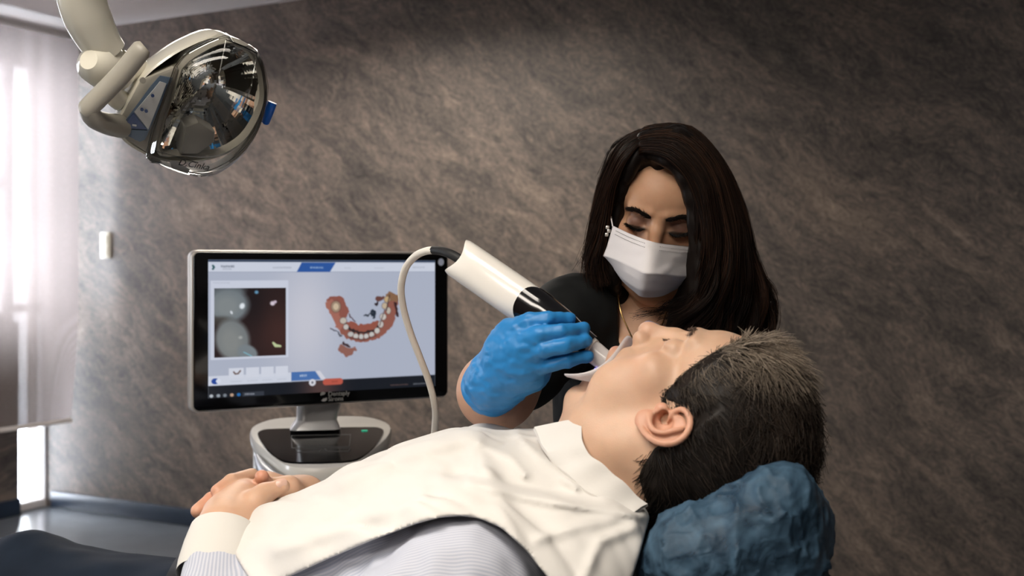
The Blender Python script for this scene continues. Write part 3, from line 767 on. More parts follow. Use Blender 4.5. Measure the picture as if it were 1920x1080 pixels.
# grey front bezel ring around the reflector
ri = [(338, 126), (362, 104), (424, 76), (478, 101), (494, 165), (486, 212), (455, 262), (405, 290), (345, 290), (295, 276)]
R0 = spline([onl(x, y, 0.0) for x, y in ri] + [onl(*ri[0], 0.0)], 41)[:-1]
rc = R0.mean(0)
def rr(f, z): return [Vector((rc[0] + (p[0] - rc[0]) * f, rc[1] + (p[1] - rc[1]) * f, z)) for p in R0]
mb = MB(); mb.rings([rr(0.95, -0.02), rr(0.95, 0.002), rr(0.985, 0.006), rr(1.02, 0.002), rr(1.03, -0.012)], cap=False); mb.build('bezel', 'lamp_grey', lamp)
# faceted mirror dish
nr, na = 22, 40; R = []
for i in range(nr + 1):
    f = 0.96 * (1 - i / nr) + 0.02
    R.append([Vector((p.x, p.y, -0.006 - 0.075 * (1 - f * f))) for k, p in enumerate(rr(f, 0))])
mb = MB(); mb.rings(R, cap=False); mb.build('reflector', 'mirror', lamp, smooth=False)
# bulb housing in front of the reflector, low centre
bh = [(348, 238), (372, 229), (404, 248), (402, 268), (372, 290), (338, 290)]
slab([onl(x, y, 0.012) for x, y in bh], 0.035, 'bulb_housing', 'bulb_box', lamp, 0.004)
# clear front cover, bulging forward with two creases
cv = [(330, 128), (356, 100), (424, 70), (446, 88), (484, 98), (500, 150), (500, 190), (484, 242), (458, 282), (420, 311), (380, 325), (340, 322), (300, 308), (278, 284)]
K0 = spline([onl(x, y, 0.012) for x, y in cv] + [onl(*cv[0], 0.012)], 57)[:-1]; kc = K0.mean(0)
def kr(f, z): return [Vector((kc[0] + (p[0] - kc[0]) * f, kc[1] + (p[1] - kc[1]) * f, z)) for p in K0]
def crease(R): return [Vector((p.x, p.y, p.z + 0.014 * max(0, 1 - abs(p.x - 0.012) / 0.05))) for p in R]
mb = MB(); mb.rings([kr(1.0, -0.012), kr(1.01, 0.004), crease(kr(0.985, 0.018)), crease(kr(0.9, 0.030)), crease(kr(0.6, 0.038)), crease(kr(0.3, 0.041)), crease(kr(0.02, 0.042))], cap=False); mb.build('clear_cover', 'clear_plastic', lamp)
for ca, cb in (((424, 74), (385, 226)), ((482, 100), (452, 222)), ((424, 74), (482, 100)), ((283, 282), (372, 306))):
    mb = MB(); mb.tube([onl(*ca, 0.016), onl((ca[0] + cb[0]) / 2 + 4, (ca[1] + cb[1]) / 2, 0.046 if ca != (283, 282) else 0.02), onl(*cb, 0.02)], 0.0009, 6); mb.build('cover_rib', 'clear_plastic', lamp)
# rim line of cover
mb = MB(); mb.tube([Vector((kc[0] + (p[0] - kc[0]) * 1.005, kc[1] + (p[1] - kc[1]) * 1.005, 0.008)) for p in np.vstack([K0, K0[:1]])], 0.0016, 6); mb.build('cover_rim', 'clear_plastic', lamp)
# left cheek panel with decal
ck = [(331, 124), (336, 132), (292, 282), (280, 290), (222, 252), (216, 240), (264, 150)]
cheek = slab([onl(x, y, 0.004 if x > 275 else -0.004) for x, y in ck], 0.02, 'side_panel', 'lamp_grey', lamp, 0.003)
def decal(pts, nm, m, h): slab([onl(x, y, 0.004 + h + 0.0) for x, y in pts], 0.0016, nm, m, cheek)
decal([(324, 146), (300, 142), (284, 160), (228, 236), (224, 242), (230, 250), (262, 266), (272, 262), (280, 244)], 'decal_border', 'lamp_bluegrey', 0.002)
decal([(312, 157), (300, 153), (288, 168), (252, 210), (278, 243)], 'decal_grey', 'lamp_panel', 0.0035)
decal([(250, 212), (276, 243), (231, 240)], 'decal_blue', 'lamp_blue', 0.0035)
decal([(231, 242), (276, 245), (266, 264), (254, 263)], 'decal_blue', 'lamp_bluegrey', 0.0038)
for (x, y) in ((286, 179), (266, 205), (274, 208)):
    mb = MB(); q = onl(x, y, 0.009); mb.tube([q, q + Vector((0, 0, 0.0016))], 0.0022, 10, up=(0, 1, 0)); mb.build('symbol_dot', 'lamp_blue', cheek)
mb = MB(); q = onl(252, 235, 0.009); mb.box(q, (0.005, 0.002, 0.002)); mb.build('symbol_dot', 'lamp_panel', cheek)
# screw in the housing flank
mb = MB(); q = onl(267, 150, 0.004); mb.tube([q, q + Vector((0, 0, 0.003))], 0.004, 14, up=(0, 1, 0)); mb.build('screw', 'lamp_grey', lamp)
# handles
def handle(P, rad, nm, m):
    mb = MB(); mb.tube(P, rad, 16, flat=0.75, up=LN); return mb.build(nm, m, lamp)
HP = [onl(272, 88, 0.05), onl(262, 97, 0.05), onl(232, 134, 0.045), onl(196, 172, 0.04), onl(168, 200, 0.036), onl(163, 207, 0.034)]
HP = spline(HP, 20); handle([Vector(p) for p in HP], [0.010 + 0.004 * min(1, i / 3) for i in range(20)], 'handle', 'lamp_grey')
HP = spline([onl(166, 203, 0.036), onl(176, 222, 0.03), onl(200, 232, 0.012), onl(224, 236, -0.004)], 12); handle([Vector(p) for p in HP], [0.0145 + 0.005 * i / 11 for i in range(12)], 'handle_foot', 'lamp_grey')
HP = spline([onl(498, 226, -0.01), onl(506, 206, 0.0), onl(511, 192, 0.0)], 8); handle([Vector(p) for p in HP], [0.008] * 8, 'handle', 'bright_blue')
# arm from the ceiling, knuckle and yoke
AP = [onl(140, -330, -0.02), onl(142, -120, -0.02), onl(150, -20, -0.02), onl(163, 30, -0.02), onl(186, 76, -0.02), onl(205, 100, -0.02)]
AP = spline(AP, 40); mb = MB(); mb.tube([Vector(p) for p in AP], [0.029 - 0.006 * max(0, (i - 24) / 15) for i in range(40)], 28); arm = mb.build('arm', 'lamp_white', lamp)
tw = LM @ Vector(AP[0])
mb = MB(); mb.tube([tw - Vector((0, 0, 0.01)), Vector((tw.x, tw.y, CEIL - 0.03))], 0.027, 24); mb.build('ceiling_pole', 'lamp_white', lamp, world_coords=True)
mb = MB(); mb.lathe([(0.0, 0.0), (0.085, 0.0), (0.085, -0.02), (0.06, -0.035), (0.0, -0.036)], 32, Matrix.Translation((tw.x, tw.y, CEIL))); mb.build('ceiling_plate', 'lamp_white', lamp, world_coords=True)
mb = MB(); a, c = onl(176, 118, 0.0), onl(214, 140, -0.03)
mb.tube([a.lerp(c, -0.25), a, a.lerp(c, 0.5), c, c.lerp(a, -0.3)], [0.012, 0.024, 0.027, 0.024, 0.012], 24); mb.build('knuckle', 'lamp_white', lamp)
mb = MB(); mb.tube([Vector(p) for p in spline([onl(192, 108, -0.02), onl(204, 124, -0.02), onl(222, 142, -0.03)], 8)], 0.0255, 24); mb.build('knuckle', 'lamp_white', lamp)
mb = MB(); mb.tube([Vector(p) for p in spline([onl(196, 158, 0.0), onl(222, 186, -0.02), onl(252, 200, -0.05)], 10)], 0.014, 18); mb.build('yoke', 'lamp_white', lamp)
mb = MB(); mb.tube([Vector(p) for p in spline([onl(222, 118, -0.02), onl(258, 134, -0.04), onl(290, 160, -0.07)], 10)], 0.018, 18); mb.build('yoke', 'lamp_white', lamp)
# handwriting on the clear cover
q = onl(333, 309, 0.022)
tm = text_mesh('lettering', 'D.Cinka', 0.0125, 'ink', lamp, Matrix.Translation(q) @ Euler((0, 0, math.radians(-2))).to_matrix().to_4x4(), shear=0.25)
slab([onl(x, y, 0.019) for x, y in ((318, 302), (330, 302), (356, 318), (352, 326), (322, 316))], 0.001, 'label_patch', 'lamp_panel', lamp)
# ================================================================== people: shared builders
def ortho(x, y, z, o):
    M = np.eye(4); M[:3, 0] = x; M[:3, 1] = y; M[:3, 2] = z; M[:3, 3] = o; return M
def rot_about(axis, deg): return np.array(Matrix.Rotation(math.radians(deg), 3, Vector(axis)))
def to_local(P, M): return (np.asarray(P) - M[:3, 3]) @ M[:3, :3]
def to_world(P, M): return np.asarray(P) @ M[:3, :3].T + M[:3, 3]

def head_sdf(v, s=1.0, jaw=0.0, fem=False, ears=(True, True)):
    """head in millimetres: x sideways, y towards the face, z up, origin between the ear canals"""
    mm = 0.001 * s; om = 1.0 if jaw > 5 else 0.0
    def E(c, r, k=8, op='u', sym=False, rot=None): v.ell(np.array(c) * mm, np.array([r] * 3 if np.isscalar(r) else r) * mm, k * mm, op, rot, sym)
    def K(a, b, ra, rb, k=8, sym=False, op='u'): v.cap(np.array(a) * mm, np.array(b) * mm, ra * mm, rb * mm, k * mm, op, sym)
    cj, sj = math.cos(math.radians(jaw)), math.sin(math.radians(jaw))
    def J(p):
        y, z = p[1] - 5, p[2] + 5
        return (p[0], 5 + y * cj + z * sj, -5 + z * cj - y * sj)
    E((0, -10, 50), (73, 93, 80)); E((0, 40, 52), (60, 53, 50), 14)
    E((0, 38, -15), (57, 50, 62), 14); E((0, -30, -10), (62, 60, 50), 14)
    E((46, 52, -2), (17, 22, 15), 18, sym=True)                       # cheek bones
    K((12, 91, 42), (42, 77, 43), 4 if fem else 7, 4 if fem else 7, 10, True)                     # brow ridge
    # jaw
    K(J((52, 2, -52)), J((40, 42, -80)), 13, 12, 18, True); K(J((40, 42, -80 + 5 * om)), J((10, 74, -91 + 8 * om)), 13, 14, 16, True)
    E(J((0, 62, -78 + 5 * om)), (34, 25, 22), 16); E(J((0, 80, -90 + 9 * om)), (15, 10, 12), 10); E(J((44, 30, -50)), (15, 30, 34), 18, sym=True)
    E((0, 76, -38), (30, 18, 22), 14)
    E((0, 74, 2), (26, 18, 34), 12)
    E((43, 48, -45), (14, 26, 30), 20, sym=True)                      # cheek
    # eye sockets and lids
    E((31, 97, 22), (17, 15, 12), 10, 's', True)
    E((31, 74.5, 20), (15.5, 13.0, 12.5), 7, 'u', True)
    K((31 - 12, 87, 15), (31 + 13, 80, 14), 2.2, 2.0, 5, True)
    # nose
    K((0, 80, 34), (0, 86, -8), 10, 14, 10); K((0, 87, 36), (0, 96, 16), 6.5, 7.5, 9); K((0, 96, 16), (0, 106, -8), 7.5, 9, 8)
    E((0, 108, -14), (10.5 if not fem else 8.5, 10.5, 10), 7); E((13, 97, -20), (7.5, 10.5, 8.5), 6, sym=True); E((0, 99, -24), (6, 9, 6), 5)
    E((7, 101, -30), (3.8, 6, 5), 3, 's', True)
    if jaw > 5: E((0, 76, -66), (23, 30, 0.62 * jaw), 5, 's', rot=(-jaw * 0.6, 0, 0))
    up = [(-25, 72, -58), (-13, 88, -52), (0, 92, -51), (13, 88, -52), (25, 72, -58)]
    lo = [J((-25, 70, -62)), J((-13, 84, -64)), J((0, 88, -65)), J((13, 84, -64)), J((25, 70, -62))]
    for P_ in (up, lo):
        P_ = [np.array(p) * mm for p in spline(P_, 12)]; v.chain(P_, [(3.2 + 2.2 * math.sin(math.pi * i / 11)) * mm for i in range(12)], 5 * mm)

def ear_mesh(M, sgn, s=1.0, h=0.0011):
    """outer ear; local a up, b backwards, c outwards"""
    B = np.eye(4); c20, s20 = math.cos(math.radians(22)), math.sin(math.radians(22))
    tilt = math.radians(14); up = np.array([0, -math.sin(tilt), math.cos(tilt)]); bk = np.array([0, -math.cos(tilt), -math.sin(tilt)])
    bk2 = bk * c20 + np.array([sgn, 0, 0]) * s20; out = np.array([sgn, 0, 0]) * c20 - bk * s20
    EM = M @ ortho(up, bk2, out, np.array([sgn * 0.0735, -0.004, 0.004]))
    mm = np.array([0.86, 1.12, 1.0]) * 0.001 * s; m1 = 0.001 * s; C = EM[:3, 3]
    v = Vol(C - 0.05, C + 0.05, h); v.frame(EM)
    def E(c, r, k=3, op='u', rot=None): v.ell(np.array(c) * mm, np.array(r) * mm, k * m1, op, rot)
    E((2, 2, 0), (27, 17, 4.5)); E((-20, -3, 1), (14, 10, 4.5), 6); E((0, -6, -8), (22, 14, 10), 6)
    E((-1, -2, 3), (13, 10.5, 8.5), 3, 's'); E((18, 0, 4.5), (7, 6, 2.5), 3, 's')
    hx = [(3, -5, -2), (11, -12, 3.5), (22, -14, 6), (31, -7, 7), (33.5, 3, 7.5), (29, 13, 8), (18, 19.5, 8), (4, 20.5, 8), (-8, 17, 7), (-18, 11, 5), (-25, 4, 3.5), (-29, -3, 2.5), (-29, -9, 1.5)]
    v.chain([np.array(p) * mm for p in spline(hx, 30)], [(2.3 + 0.8 * math.sin(math.pi * i / 29)) * m1 for i in range(30)], 2.0 * m1)
    ah = [(24, 4, 4), (15, 7, 5.5), (4, 10, 6.5), (-7, 8.5, 6.5), (-14, 2, 6), (-16, -6, 5)]
    v.chain([np.array(p) * mm for p in spline(ah, 14)], 2.3 * m1, 2.5 * m1)
    E((-4, -15, 4), (8, 5.5, 4.5), 4); E((-1, -9, -5), (6, 5.5, 14), 2, 's'); E((-23, -5, 2), (9, 8, 4), 5)
    V, Q = v.mesh(2)
    return V, Q

def hair_mesh(roots, dirs, n=6, rad=0.0004, sides=3):
    """roots (k,3); dirs = callable giving points (k,n,3)"""
    P = dirs; k = len(P); n = P.shape[1]
    T = np.gradient(P, axis=1); T /= np.maximum(np.linalg.norm(T, axis=2, keepdims=True), 1e-9)
    ref = np.tile(np.array([0.31, 0.77, 0.55]), (k, n, 1)); A = np.cross(T, ref); A /= np.maximum(np.linalg.norm(A, axis=2, keepdims=True), 1e-9); Bv = np.cross(T, A)
    r = np.asarray(rad)
    if r.ndim == 0: r = np.full(k, float(r))
    taper = np.linspace(1, 0.35, n) ** 0.8
    R = r[:, None] * taper[None, :]
    V = np.empty((k, n, sides, 3))
    for i in range(sides):
        a = 2 * math.pi * i / sides; V[:, :, i] = P + (A * math.cos(a) + Bv * math.sin(a)) * R[..., None]
    I = np.arange(k * n * sides).reshape(k, n, sides); F = []
    for i in range(sides):
        j = (i + 1) % sides; F.append(np.stack([I[:, :-1, i], I[:, :-1, j], I[:, 1:, j], I[:, 1:, i]], -1).reshape(-1, 4))
    return V.reshape(-1, 3), np.vstack(F), n * sides
def join(parts):
    Vs, Qs, o = [], [], 0
    for V, Q in parts: Vs.append(V); Qs.append(Q + o); o += len(V)
    return np.vstack(Vs), np.vstack(Qs)

pmat('skin', (0.6, 0.4, 0.3), 0.44, var=0.035, scale=60, bump=0.10, bscale=900, sss=0.16, attr='tint', spec=0.45)
pmat('hair', (0.02, 0.015, 0.01), 0.5, var=0.1, scale=80, attr='tint', spec=0.22)
def stripe_mat(name, base, line, freq, M=None):
    m, nt, b = new_mat(name)
    a = N(nt, 'ShaderNodeAttribute', attribute_name='stripe')
    sp = N(nt, 'ShaderNodeSeparateColor'); L(nt, a.outputs['Color'], sp.inputs[0])
    mu = N(nt, 'ShaderNodeMath', operation='MULTIPLY'); mu.inputs[1].default_value = freq * 2 * math.pi; L(nt, sp.outputs[0], mu.inputs[0])
    si = N(nt, 'ShaderNodeMath', operation='SINE'); L(nt, mu.outputs[0], si.inputs[0])
    r = N(nt, 'ShaderNodeValToRGB'); r.color_ramp.elements[0].position = 0.35; r.color_ramp.elements[1].position = 0.65
    mr = N(nt, 'ShaderNodeMapRange'); mr.inputs[1].default_value = -1; mr.inputs[2].default_value = 1; L(nt, si.outputs[0], mr.inputs[0])
    r.color_ramp.elements[0].color = (*base, 1); r.color_ramp.elements[1].color = (*line, 1)
    L(nt, mr.outputs[0], r.inputs['Fac'])
    L(nt, r.outputs['Color'], b.inputs['Base Color']); b.inputs['Roughness'].default_value = 0.8; b.inputs['Sheen Weight'].default_value = 0.1
stripe_mat('striped_cotton', (0.53, 0.54, 0.60), (0.39, 0.42, 0.51), 1.0)
pmat('white_cotton', (0.64, 0.62, 0.58), 0.8, var=0.02, bump=0.1, bscale=700)
pmat('bib_paper', (0.655, 0.635, 0.605), 0.75, var=0.015, scale=20, bump=0.06, bscale=300, sss=0.0)
pmat('navy_cloth', (0.0065, 0.013, 0.026), 0.8, var=0.12, scale=30, bump=0.1, bscale=600, spec=0.3)
pmat('belt', (0.006, 0.006, 0.007), 0.4)

# ================================================================== patient
PO = np.array([0.174, 1.20, 1.083])
yaw, el, turn = math.radians(20), math.radians(13), 12.0
pU = np.array([math.cos(yaw) * math.cos(el), -math.sin(yaw) * math.cos(el), math.sin(el)])
pX = np.array([math.sin(yaw), math.cos(yaw), 0.0]); pF = np.cross(pU, pX)
PHM = ortho(pX, pF, pU, PO)
Rt = rot_about(pU, -turn)
PHM[:3, :3] = Rt @ PHM[:3, :3]
eb = math.radians(20)
bU = np.array([math.cos(yaw) * math.cos(eb), -math.sin(yaw) * math.cos(eb), math.sin(eb)]); bF = np.cross(bU, pX)
PBM = ortho(pX, bF, bU, PO)                                  # body frame through the same point
def pb(x, y, z): return to_world(np.array([[x, y, z]]), PBM)[0]

patient = empty('person', tuple(pb(0, -0.17, -0.5)))
tag(patient, 'reclined dark haired patient with open mouth and hands folded, in striped shirt', 'person')

# head and neck
v = Vol(PO - np.array([0.19, 0.16, 0.20]), PO + np.array([0.19, 0.16, 0.17]), 0.0016)
v.frame(PHM); head_sdf(v, 1.0, jaw=19)
v.ell(np.array([0, 4, -86]) * 0.001, np.array([38, 42, 22]) * 0.001, 0.02)      # soft underside of the chin
HF = v.F.copy()
hw = lambda p: to_world(np.array([p]) * 0.001, PHM)[0]
v.frame(None)
n0, n1, n2 = hw((0, -28, -20)), hw((0, -30, -85)), pb(0, -0.055, -0.20)
v.cap(n0, n1, 0.060, 0.058, 0.03); v.cap(n1, n2, 0.058, 0.066, 0.03)
v.cap(hw((38, 0, -75)), pb(0.03, -0.0, -0.19), 0.016, 0.016, 0.03); v.cap(hw((-45, -15, -40)), pb(-0.022, 0.0, -0.185), 0.014, 0.014, 0.03)
headV, headQ = v.mesh(1)
ear1 = ear_mesh(PHM, -1, 1.0); ear2 = ear_mesh(PHM, 1, 1.0, 0.0016)
# hands: left hand (near) laid over the right one, fingers laced
hv = Vol(np.array([-0.46, 1.20, 0.86]), np.array([-0.20, 1.50, 1.06]), 0.0016)
W = lambda x, y, d: np.array(PX(x, y, d))
hv.chain([W(402, 1060, 1.262), W(418, 990, 1.295)], [0.028, 0.027], 0.01)
wr = W(418, 992, 1.298)
kn = [W(404, 958, 1.322), W(420, 945, 1.345), W(440, 930, 1.362), W(466, 920, 1.372)]     # knuckles: little .. index
for q, r in zip(kn, (0.0125, 0.0135, 0.014, 0.014)): hv.cap(wr, q, 0.020, r, 0.016)
hv.cap(W(440, 985, 1.30), W(466, 945, 1.35), 0.018, 0.014, 0.016)
hv.cap(W(425, 965, 1.315), W(455, 935, 1.35), 0.017, 0.016, 0.016)
for q, d, l in zip(kn, ((402, 956, 1.40), (420, 944, 1.41), (444, 930, 1.42), (470, 918, 1.425)), (1, 1, 1, 1)):
    e = W(*d); m_ = q * 0.5 + e * 0.5 + np.array([0, 0, 0.0]); hv.chain([q, m_, e, e + np.array([0.012, 0.025, -0.02])], [0.0115, 0.0098, 0.009, 0.008], 0.004)
hv.chain([W(458, 975, 1.305), W(482, 938, 1.325), W(496, 925, 1.335), W(526, 913, 1.345)], [0.017, 0.0125, 0.0105, 0.0092], 0.009)     # left thumb
hv.ell(W(529, 912, 1.343), (0.009, 0.009, 0.0085), 0.004)
# right hand
hv.chain([W(472, 893, 1.40), W(434, 903, 1.366), W(408, 921, 1.346)], [0.0100, 0.0092, 0.0084], 0.003)
hv.chain([W(434, 926, 1.40), W(397, 937, 1.358), W(371, 958, 1.338)], [0.0100, 0.0092, 0.0086], 0.003)
hv.chain([W(500, 915, 1.385), W(493, 905, 1.372), W(491, 894, 1.362)], [0.011, 0.0100, 0.0085], 0.004)
hv.chain([W(600, 960, 1.50), W(570, 935, 1.45), W(540, 915, 1.40), W(520, 912, 1.39)], [0.028, 0.026, 0.013, 0.010], 0.012)
hv.chain([W(570, 930, 1.45), W(500, 915, 1.42), W(460, 920, 1.42)], [0.022, 0.018, 0.013], 0.012)
handV, handQ = hv.mesh(2)
# unseen trunk under the clothes joins head and hands
tv = Vol(PO + np.array([-0.75, -0.42, -0.5]), PO + np.array([0.12, 0.5, 0.1]), 0.008); tv.frame(PBM)
tv.ell((0, -0.05, -0.28), (0.16, 0.09, 0.15), 0.03); tv.ell((0, -0.055, -0.45), (0.15, 0.095, 0.16), 0.03); tv.cap((0, -0.06, -0.1), (0, -0.06, -0.3), 0.05, 0.07, 0.03)
trV, trQ = tv.mesh(1)
bodyV, bodyQ = join([(headV, headQ), ear1, ear2, (handV, handQ), (trV, trQ)])
me = mesh_np('body', bodyV, bodyQ)
l = to_local(bodyV, PHM) * 1000
base = np.array([0.60, 0.385, 0.265]); C = np.tile(base, (len(bodyV), 1))
def tint(mask, col, a=1.0):
    global C
    w = (np.clip(mask, 0, 1) * a)[:, None]; C = C * (1 - w) + np.array(col) * w
isb = np.zeros(len(bodyV)); k0, k1, k2 = len(headV), len(headV) + len(ear1[0]) + len(ear2[0]), len(headV) + len(ear1[0]) + len(ear2[0]) + len(handV)
isear = isb.copy(); isear[k0:k1] = 1; ishand = isb.copy(); ishand[k1:k2] = 1
tint(isear, (0.60, 0.27, 0.18), 0.55)
tint(ishand, (0.56, 0.34, 0.23), 0.6); hz = bodyV
g = lambda c, r: np.exp(-(((l - np.array(c)) / np.array(r)) ** 2).sum(1)) * (1 - ishand)
tint(g((0, 114, -18), (16, 16, 14)), (0.60, 0.30, 0.22), 0.5); tint(g((-48, 62, -15), (18, 30, 22)), (0.60, 0.32, 0.23), 0.35)
tint(np.clip(1.4 * g((0, 72, -84), (22, 14, 8)), 0, 1), (0.50, 0.22, 0.18), 0.55); tint(np.clip(1.4 * g((0, 95, -50), (20, 10, 7)), 0, 1), (0.50, 0.22, 0.18), 0.6)
tint(np.clip(2 * g((0, 66, -66), (22, 24, 13)), 0, 1), (0.16, 0.03, 0.03), 0.9)
tint(np.clip(g((-30, 35, -95), (40, 40, 40)), 0, 1) * (0.6 + 0.4 * vnoise(bodyV, 700, 4)), (0.46, 0.31, 0.235), 0.45)      # stubble
for t_ in (W(404, 925, 1.35), W(370, 960, 1.345), W(492, 890, 1.36)):                                                       # ruddy finger tips
    tint(np.exp(-(np.linalg.norm(bodyV - t_, axis=1) / 0.017) ** 2), (0.60, 0.24, 0.15), 0.7)
set_col(me, C); link('body', me, 'skin', patient, True)
# thumb nail
mb = MB(); a = W(528, 905, 1.336); M_ = Matrix.Translation(a) @ Euler((math.radians(62), math.radians(-12), math.radians(28))).to_matrix().to_4x4()
mb.rings([[M_ @ Vector((x * f, y * f, 0.0014 * (1 - f * f) - 30 * (y * f) ** 2)) for x, y in rrect(0.013, 0.010, 0.004, 4)] for f in (1.0, 0.7, 0.35, 0.05)], cap=False)
mb.build('thumbnail', pmat('nail', (0.62, 0.40, 0.32), 0.3, var=0.02), patient, world_coords=True)

# ---- patient hair: cap and strands
def hairline(l):
    """signed: positive inside the haired area (mm, head coordinates)"""
    y, z = l[..., 1], l[..., 2]
    ys = np.array([-200, -75, -45, -24, -14, 0, 12, 17, 22, 31, 38, 46, 56, 68, 80, 120]); zs = np.array([-90, -84, -62, -34, 8, 33, 32, 12, 2, 3, 14, 26, 46, 74, 92, 104])
    return z - np.interp(y, ys, zs)
hvv = v.F; 
x = v.ax[0][:, None, None]; y = v.ax[1][None, :, None]; z = v.ax[2][None, None, :]
R = PHM[:3, :3]; o = PHM[:3, 3]
ly = R[0, 1] * (x - o[0]) + R[1, 1] * (y - o[1]) + R[2, 1] * (z - o[2]); lz = R[0, 2] * (x - o[0]) + R[1, 2] * (y - o[1]) + R[2, 2] * (z - o[2])
lh = np.stack(np.broadcast_arrays(ly * 0, ly * 1000, lz * 1000), -1)
hl = hairline(lh).astype(np.float32)
thick = np.clip((hl - 5) * 0.33, 0.3, 9.0) * 0.001
v.F = np.maximum(HF - thick, -(hl - 5) * 0.0008)
capV, capQ = v.mesh(2); lc = to_local(capV, PHM) * 1000
keep = np.isin(np.arange(len(capV)), np.arange(len(capV)))
capN = nrm(capV, capQ)
if (capN * (capV - PO)).sum() < 0: capN = -capN
rg = np.random.default_rng(11)
cand = np.where((hairline(lc) > -1) & ((capN * (capV - PO)).sum(1) > 0.02))[0]
lh_ = to_local(headV, PHM) * 1000; hN = nrm(headV, headQ); hN = hN if (hN * (headV - PO)).sum() > 0 else -hN
hh_ = hairline(lh_ + 3 * vnoise(headV, 150, 77)[:, None]); edge = np.where((hh_ > -3) & (hh_ < 9) & (lh_[:, 2] > 0))[0]
def comb(l):
    """hair flow in head coordinates"""
    x, y, z = l[:, 0], l[:, 1], l[:, 2]
    d = np.stack([0.15 * np.sign(x) * 0, -0.75 - 0 * y, 0.25 + 0 * z], 1)
    top = sstep(70, 100, z)[:, None]; nape = sstep(20, -40, z)[:, None] * sstep(-5, -30, y)[:, None]
    d = d * (1 - top) + top * np.array([-0.25, -0.8, 0.45]); d = d * (1 - nape) + nape * np.array([0, -0.35, -0.8])
    front = sstep(45, 75, y)[:, None] * sstep(60, 85, z)[:, None]; d = d * (1 - front) + front * np.array([-0.2, -0.25, 0.95])
    return d
k = 19000; ri = rg.choice(cand, k); ei = rg.choice(edge, 2500); r0 = np.vstack([capV[ri], headV[ei]]); n0_ = np.vstack([capN[ri], hN[ei]]); k += 2500; ll = to_local(r0, PHM) * 1000
d = comb(ll) @ PHM[:3, :3].T
clump = np.stack([vnoise(r0, 130, 21), vnoise(r0, 130, 22), vnoise(r0, 130, 23)], 1)
top_ = sstep(60, 95, ll[:, 2])[:, None]; d = d + (0.13 + 0.17 * top_) * rg.normal(size=(k, 3)) + (0.32 + 0.25 * top_) * clump
d = d - n0_ * (d * n0_).sum(1)[:, None]; d /= np.linalg.norm(d, axis=1)[:, None]
hlv = hairline(ll)
Ls = (0.010 + 0.014 * sstep(0, 40, hlv) + 0.012 * sstep(80, 110, ll[:, 2])) * rg.uniform(0.7, 1.2, k)
lift = 0.27 + 0.10 * top_[:, 0] + 0.10 * rg.normal(size=k) + 0.30 * sstep(70, 100, ll[:, 2]) * sstep(20, 60, ll[:, 1]) + 0.25 * sstep(25, 0, hlv)
t = np.linspace(0, 1, 6)
P = r0[:, None, :] - n0_[:, None, :] * 0.002 + d[:, None, :] * (Ls[:, None] * t)[..., None] + n0_[:, None, :] * (Ls[:, None] * (lift[:, None] * t - 0.30 * t ** 2))[..., None] + clump[:, None, :] * (0.004 * t ** 2)[None, :, None]
SV, SQ, per = hair_mesh(r0, P, rad=rg.uniform(0.0003, 0.0006, k))
grey = np.clip(sstep(35, 75, ll[:, 1]) * sstep(55, 90, ll[:, 2]) * 0.9 + 0.5 * sstep(15, 45, ll[:, 1]) * sstep(10, 60, ll[:, 2]), 0, 1) * rg.uniform(0.3, 1.0, k)
warm = 0.35 * sstep(60, 110, ll[:, 2])
cs = np.array([0.011, 0.0085, 0.007]) * (1 - grey[:, None]) + np.array([0.40, 0.33, 0.26]) * grey[:, None] + warm[:, None] * np.array([0.03, 0.014, 0.006]) * rg.uniform(0, 1, (k, 1)) + np.array([0.035, 0.026, 0.02]) * (rg.uniform(0, 1, (k, 1)) ** 4)
gc = np.clip(sstep(50, 80, lc[:, 1]) * sstep(70, 95, lc[:, 2]), 0, 1)
cc = np.array([0.012, 0.009, 0.0075]) * (1 - gc[:, None]) + np.array([0.10, 0.08, 0.062]) * gc[:, None]
allV, allQ = join([(capV, capQ), (SV, SQ)])
me = mesh_np('hair', allV, allQ); set_col(me, np.vstack([cc, np.repeat(cs, per, 0)])); link('hair', me, 'hair', patient, True)
# eyebrow and lashes (near side and far side)
def snap(M, V, pts, s, off=0.4):
    l_ = to_local(V, M) * 1000 / s; out_ = []
    for p in pts:
        d2 = (l_[:, 0] - p[0]) ** 2 + (l_[:, 2] - p[2]) ** 2; c_ = np.where((d2 < 9) & (l_[:, 1] > 30))[0]
        out_.append((p[0], (l_[c_, 1].max() if len(c_) else p[1]) + off, p[2]))
    return out_
def brow_strands(M, pts, spread, ln, k, col, s=1.0, rad=0.0003, seed=5, flow=(0, 0, 0), V=None):
    if V is not None: pts = snap(M, V, [tuple(p) for p in spline(pts, 12)], s)
    r = np.random.default_rng(seed); B = spline(pts, 60); i = r.integers(0, 58, k); f = r.uniform(0, 1, (k, 1))
    p = B[i] * (1 - f) + B[i + 1] * f + r.normal(size=(k, 3)) * np.array(spread); tdir = B[i + 1] - B[i]; tdir /= np.linalg.norm(tdir, axis=1)[:, None]
    dd = tdir + 0.25 * r.normal(size=(k, 3)) + np.array(flow); dd /= np.linalg.norm(dd, axis=1)[:, None]
    q = p[:, None, :] + dd[:, None, :] * (r.uniform(0.6, 1.1, (k, 1)) * ln * np.linspace(0, 1, 4)[None])[..., None]
    Pw = to_world(q.reshape(-1, 3) * 0.001 * s, M).reshape(k, 4, 3)
    V, Q, per = hair_mesh(None, Pw, rad=np.full(k, rad)); return V, Q, np.tile(np.array(col), (len(V), 1))
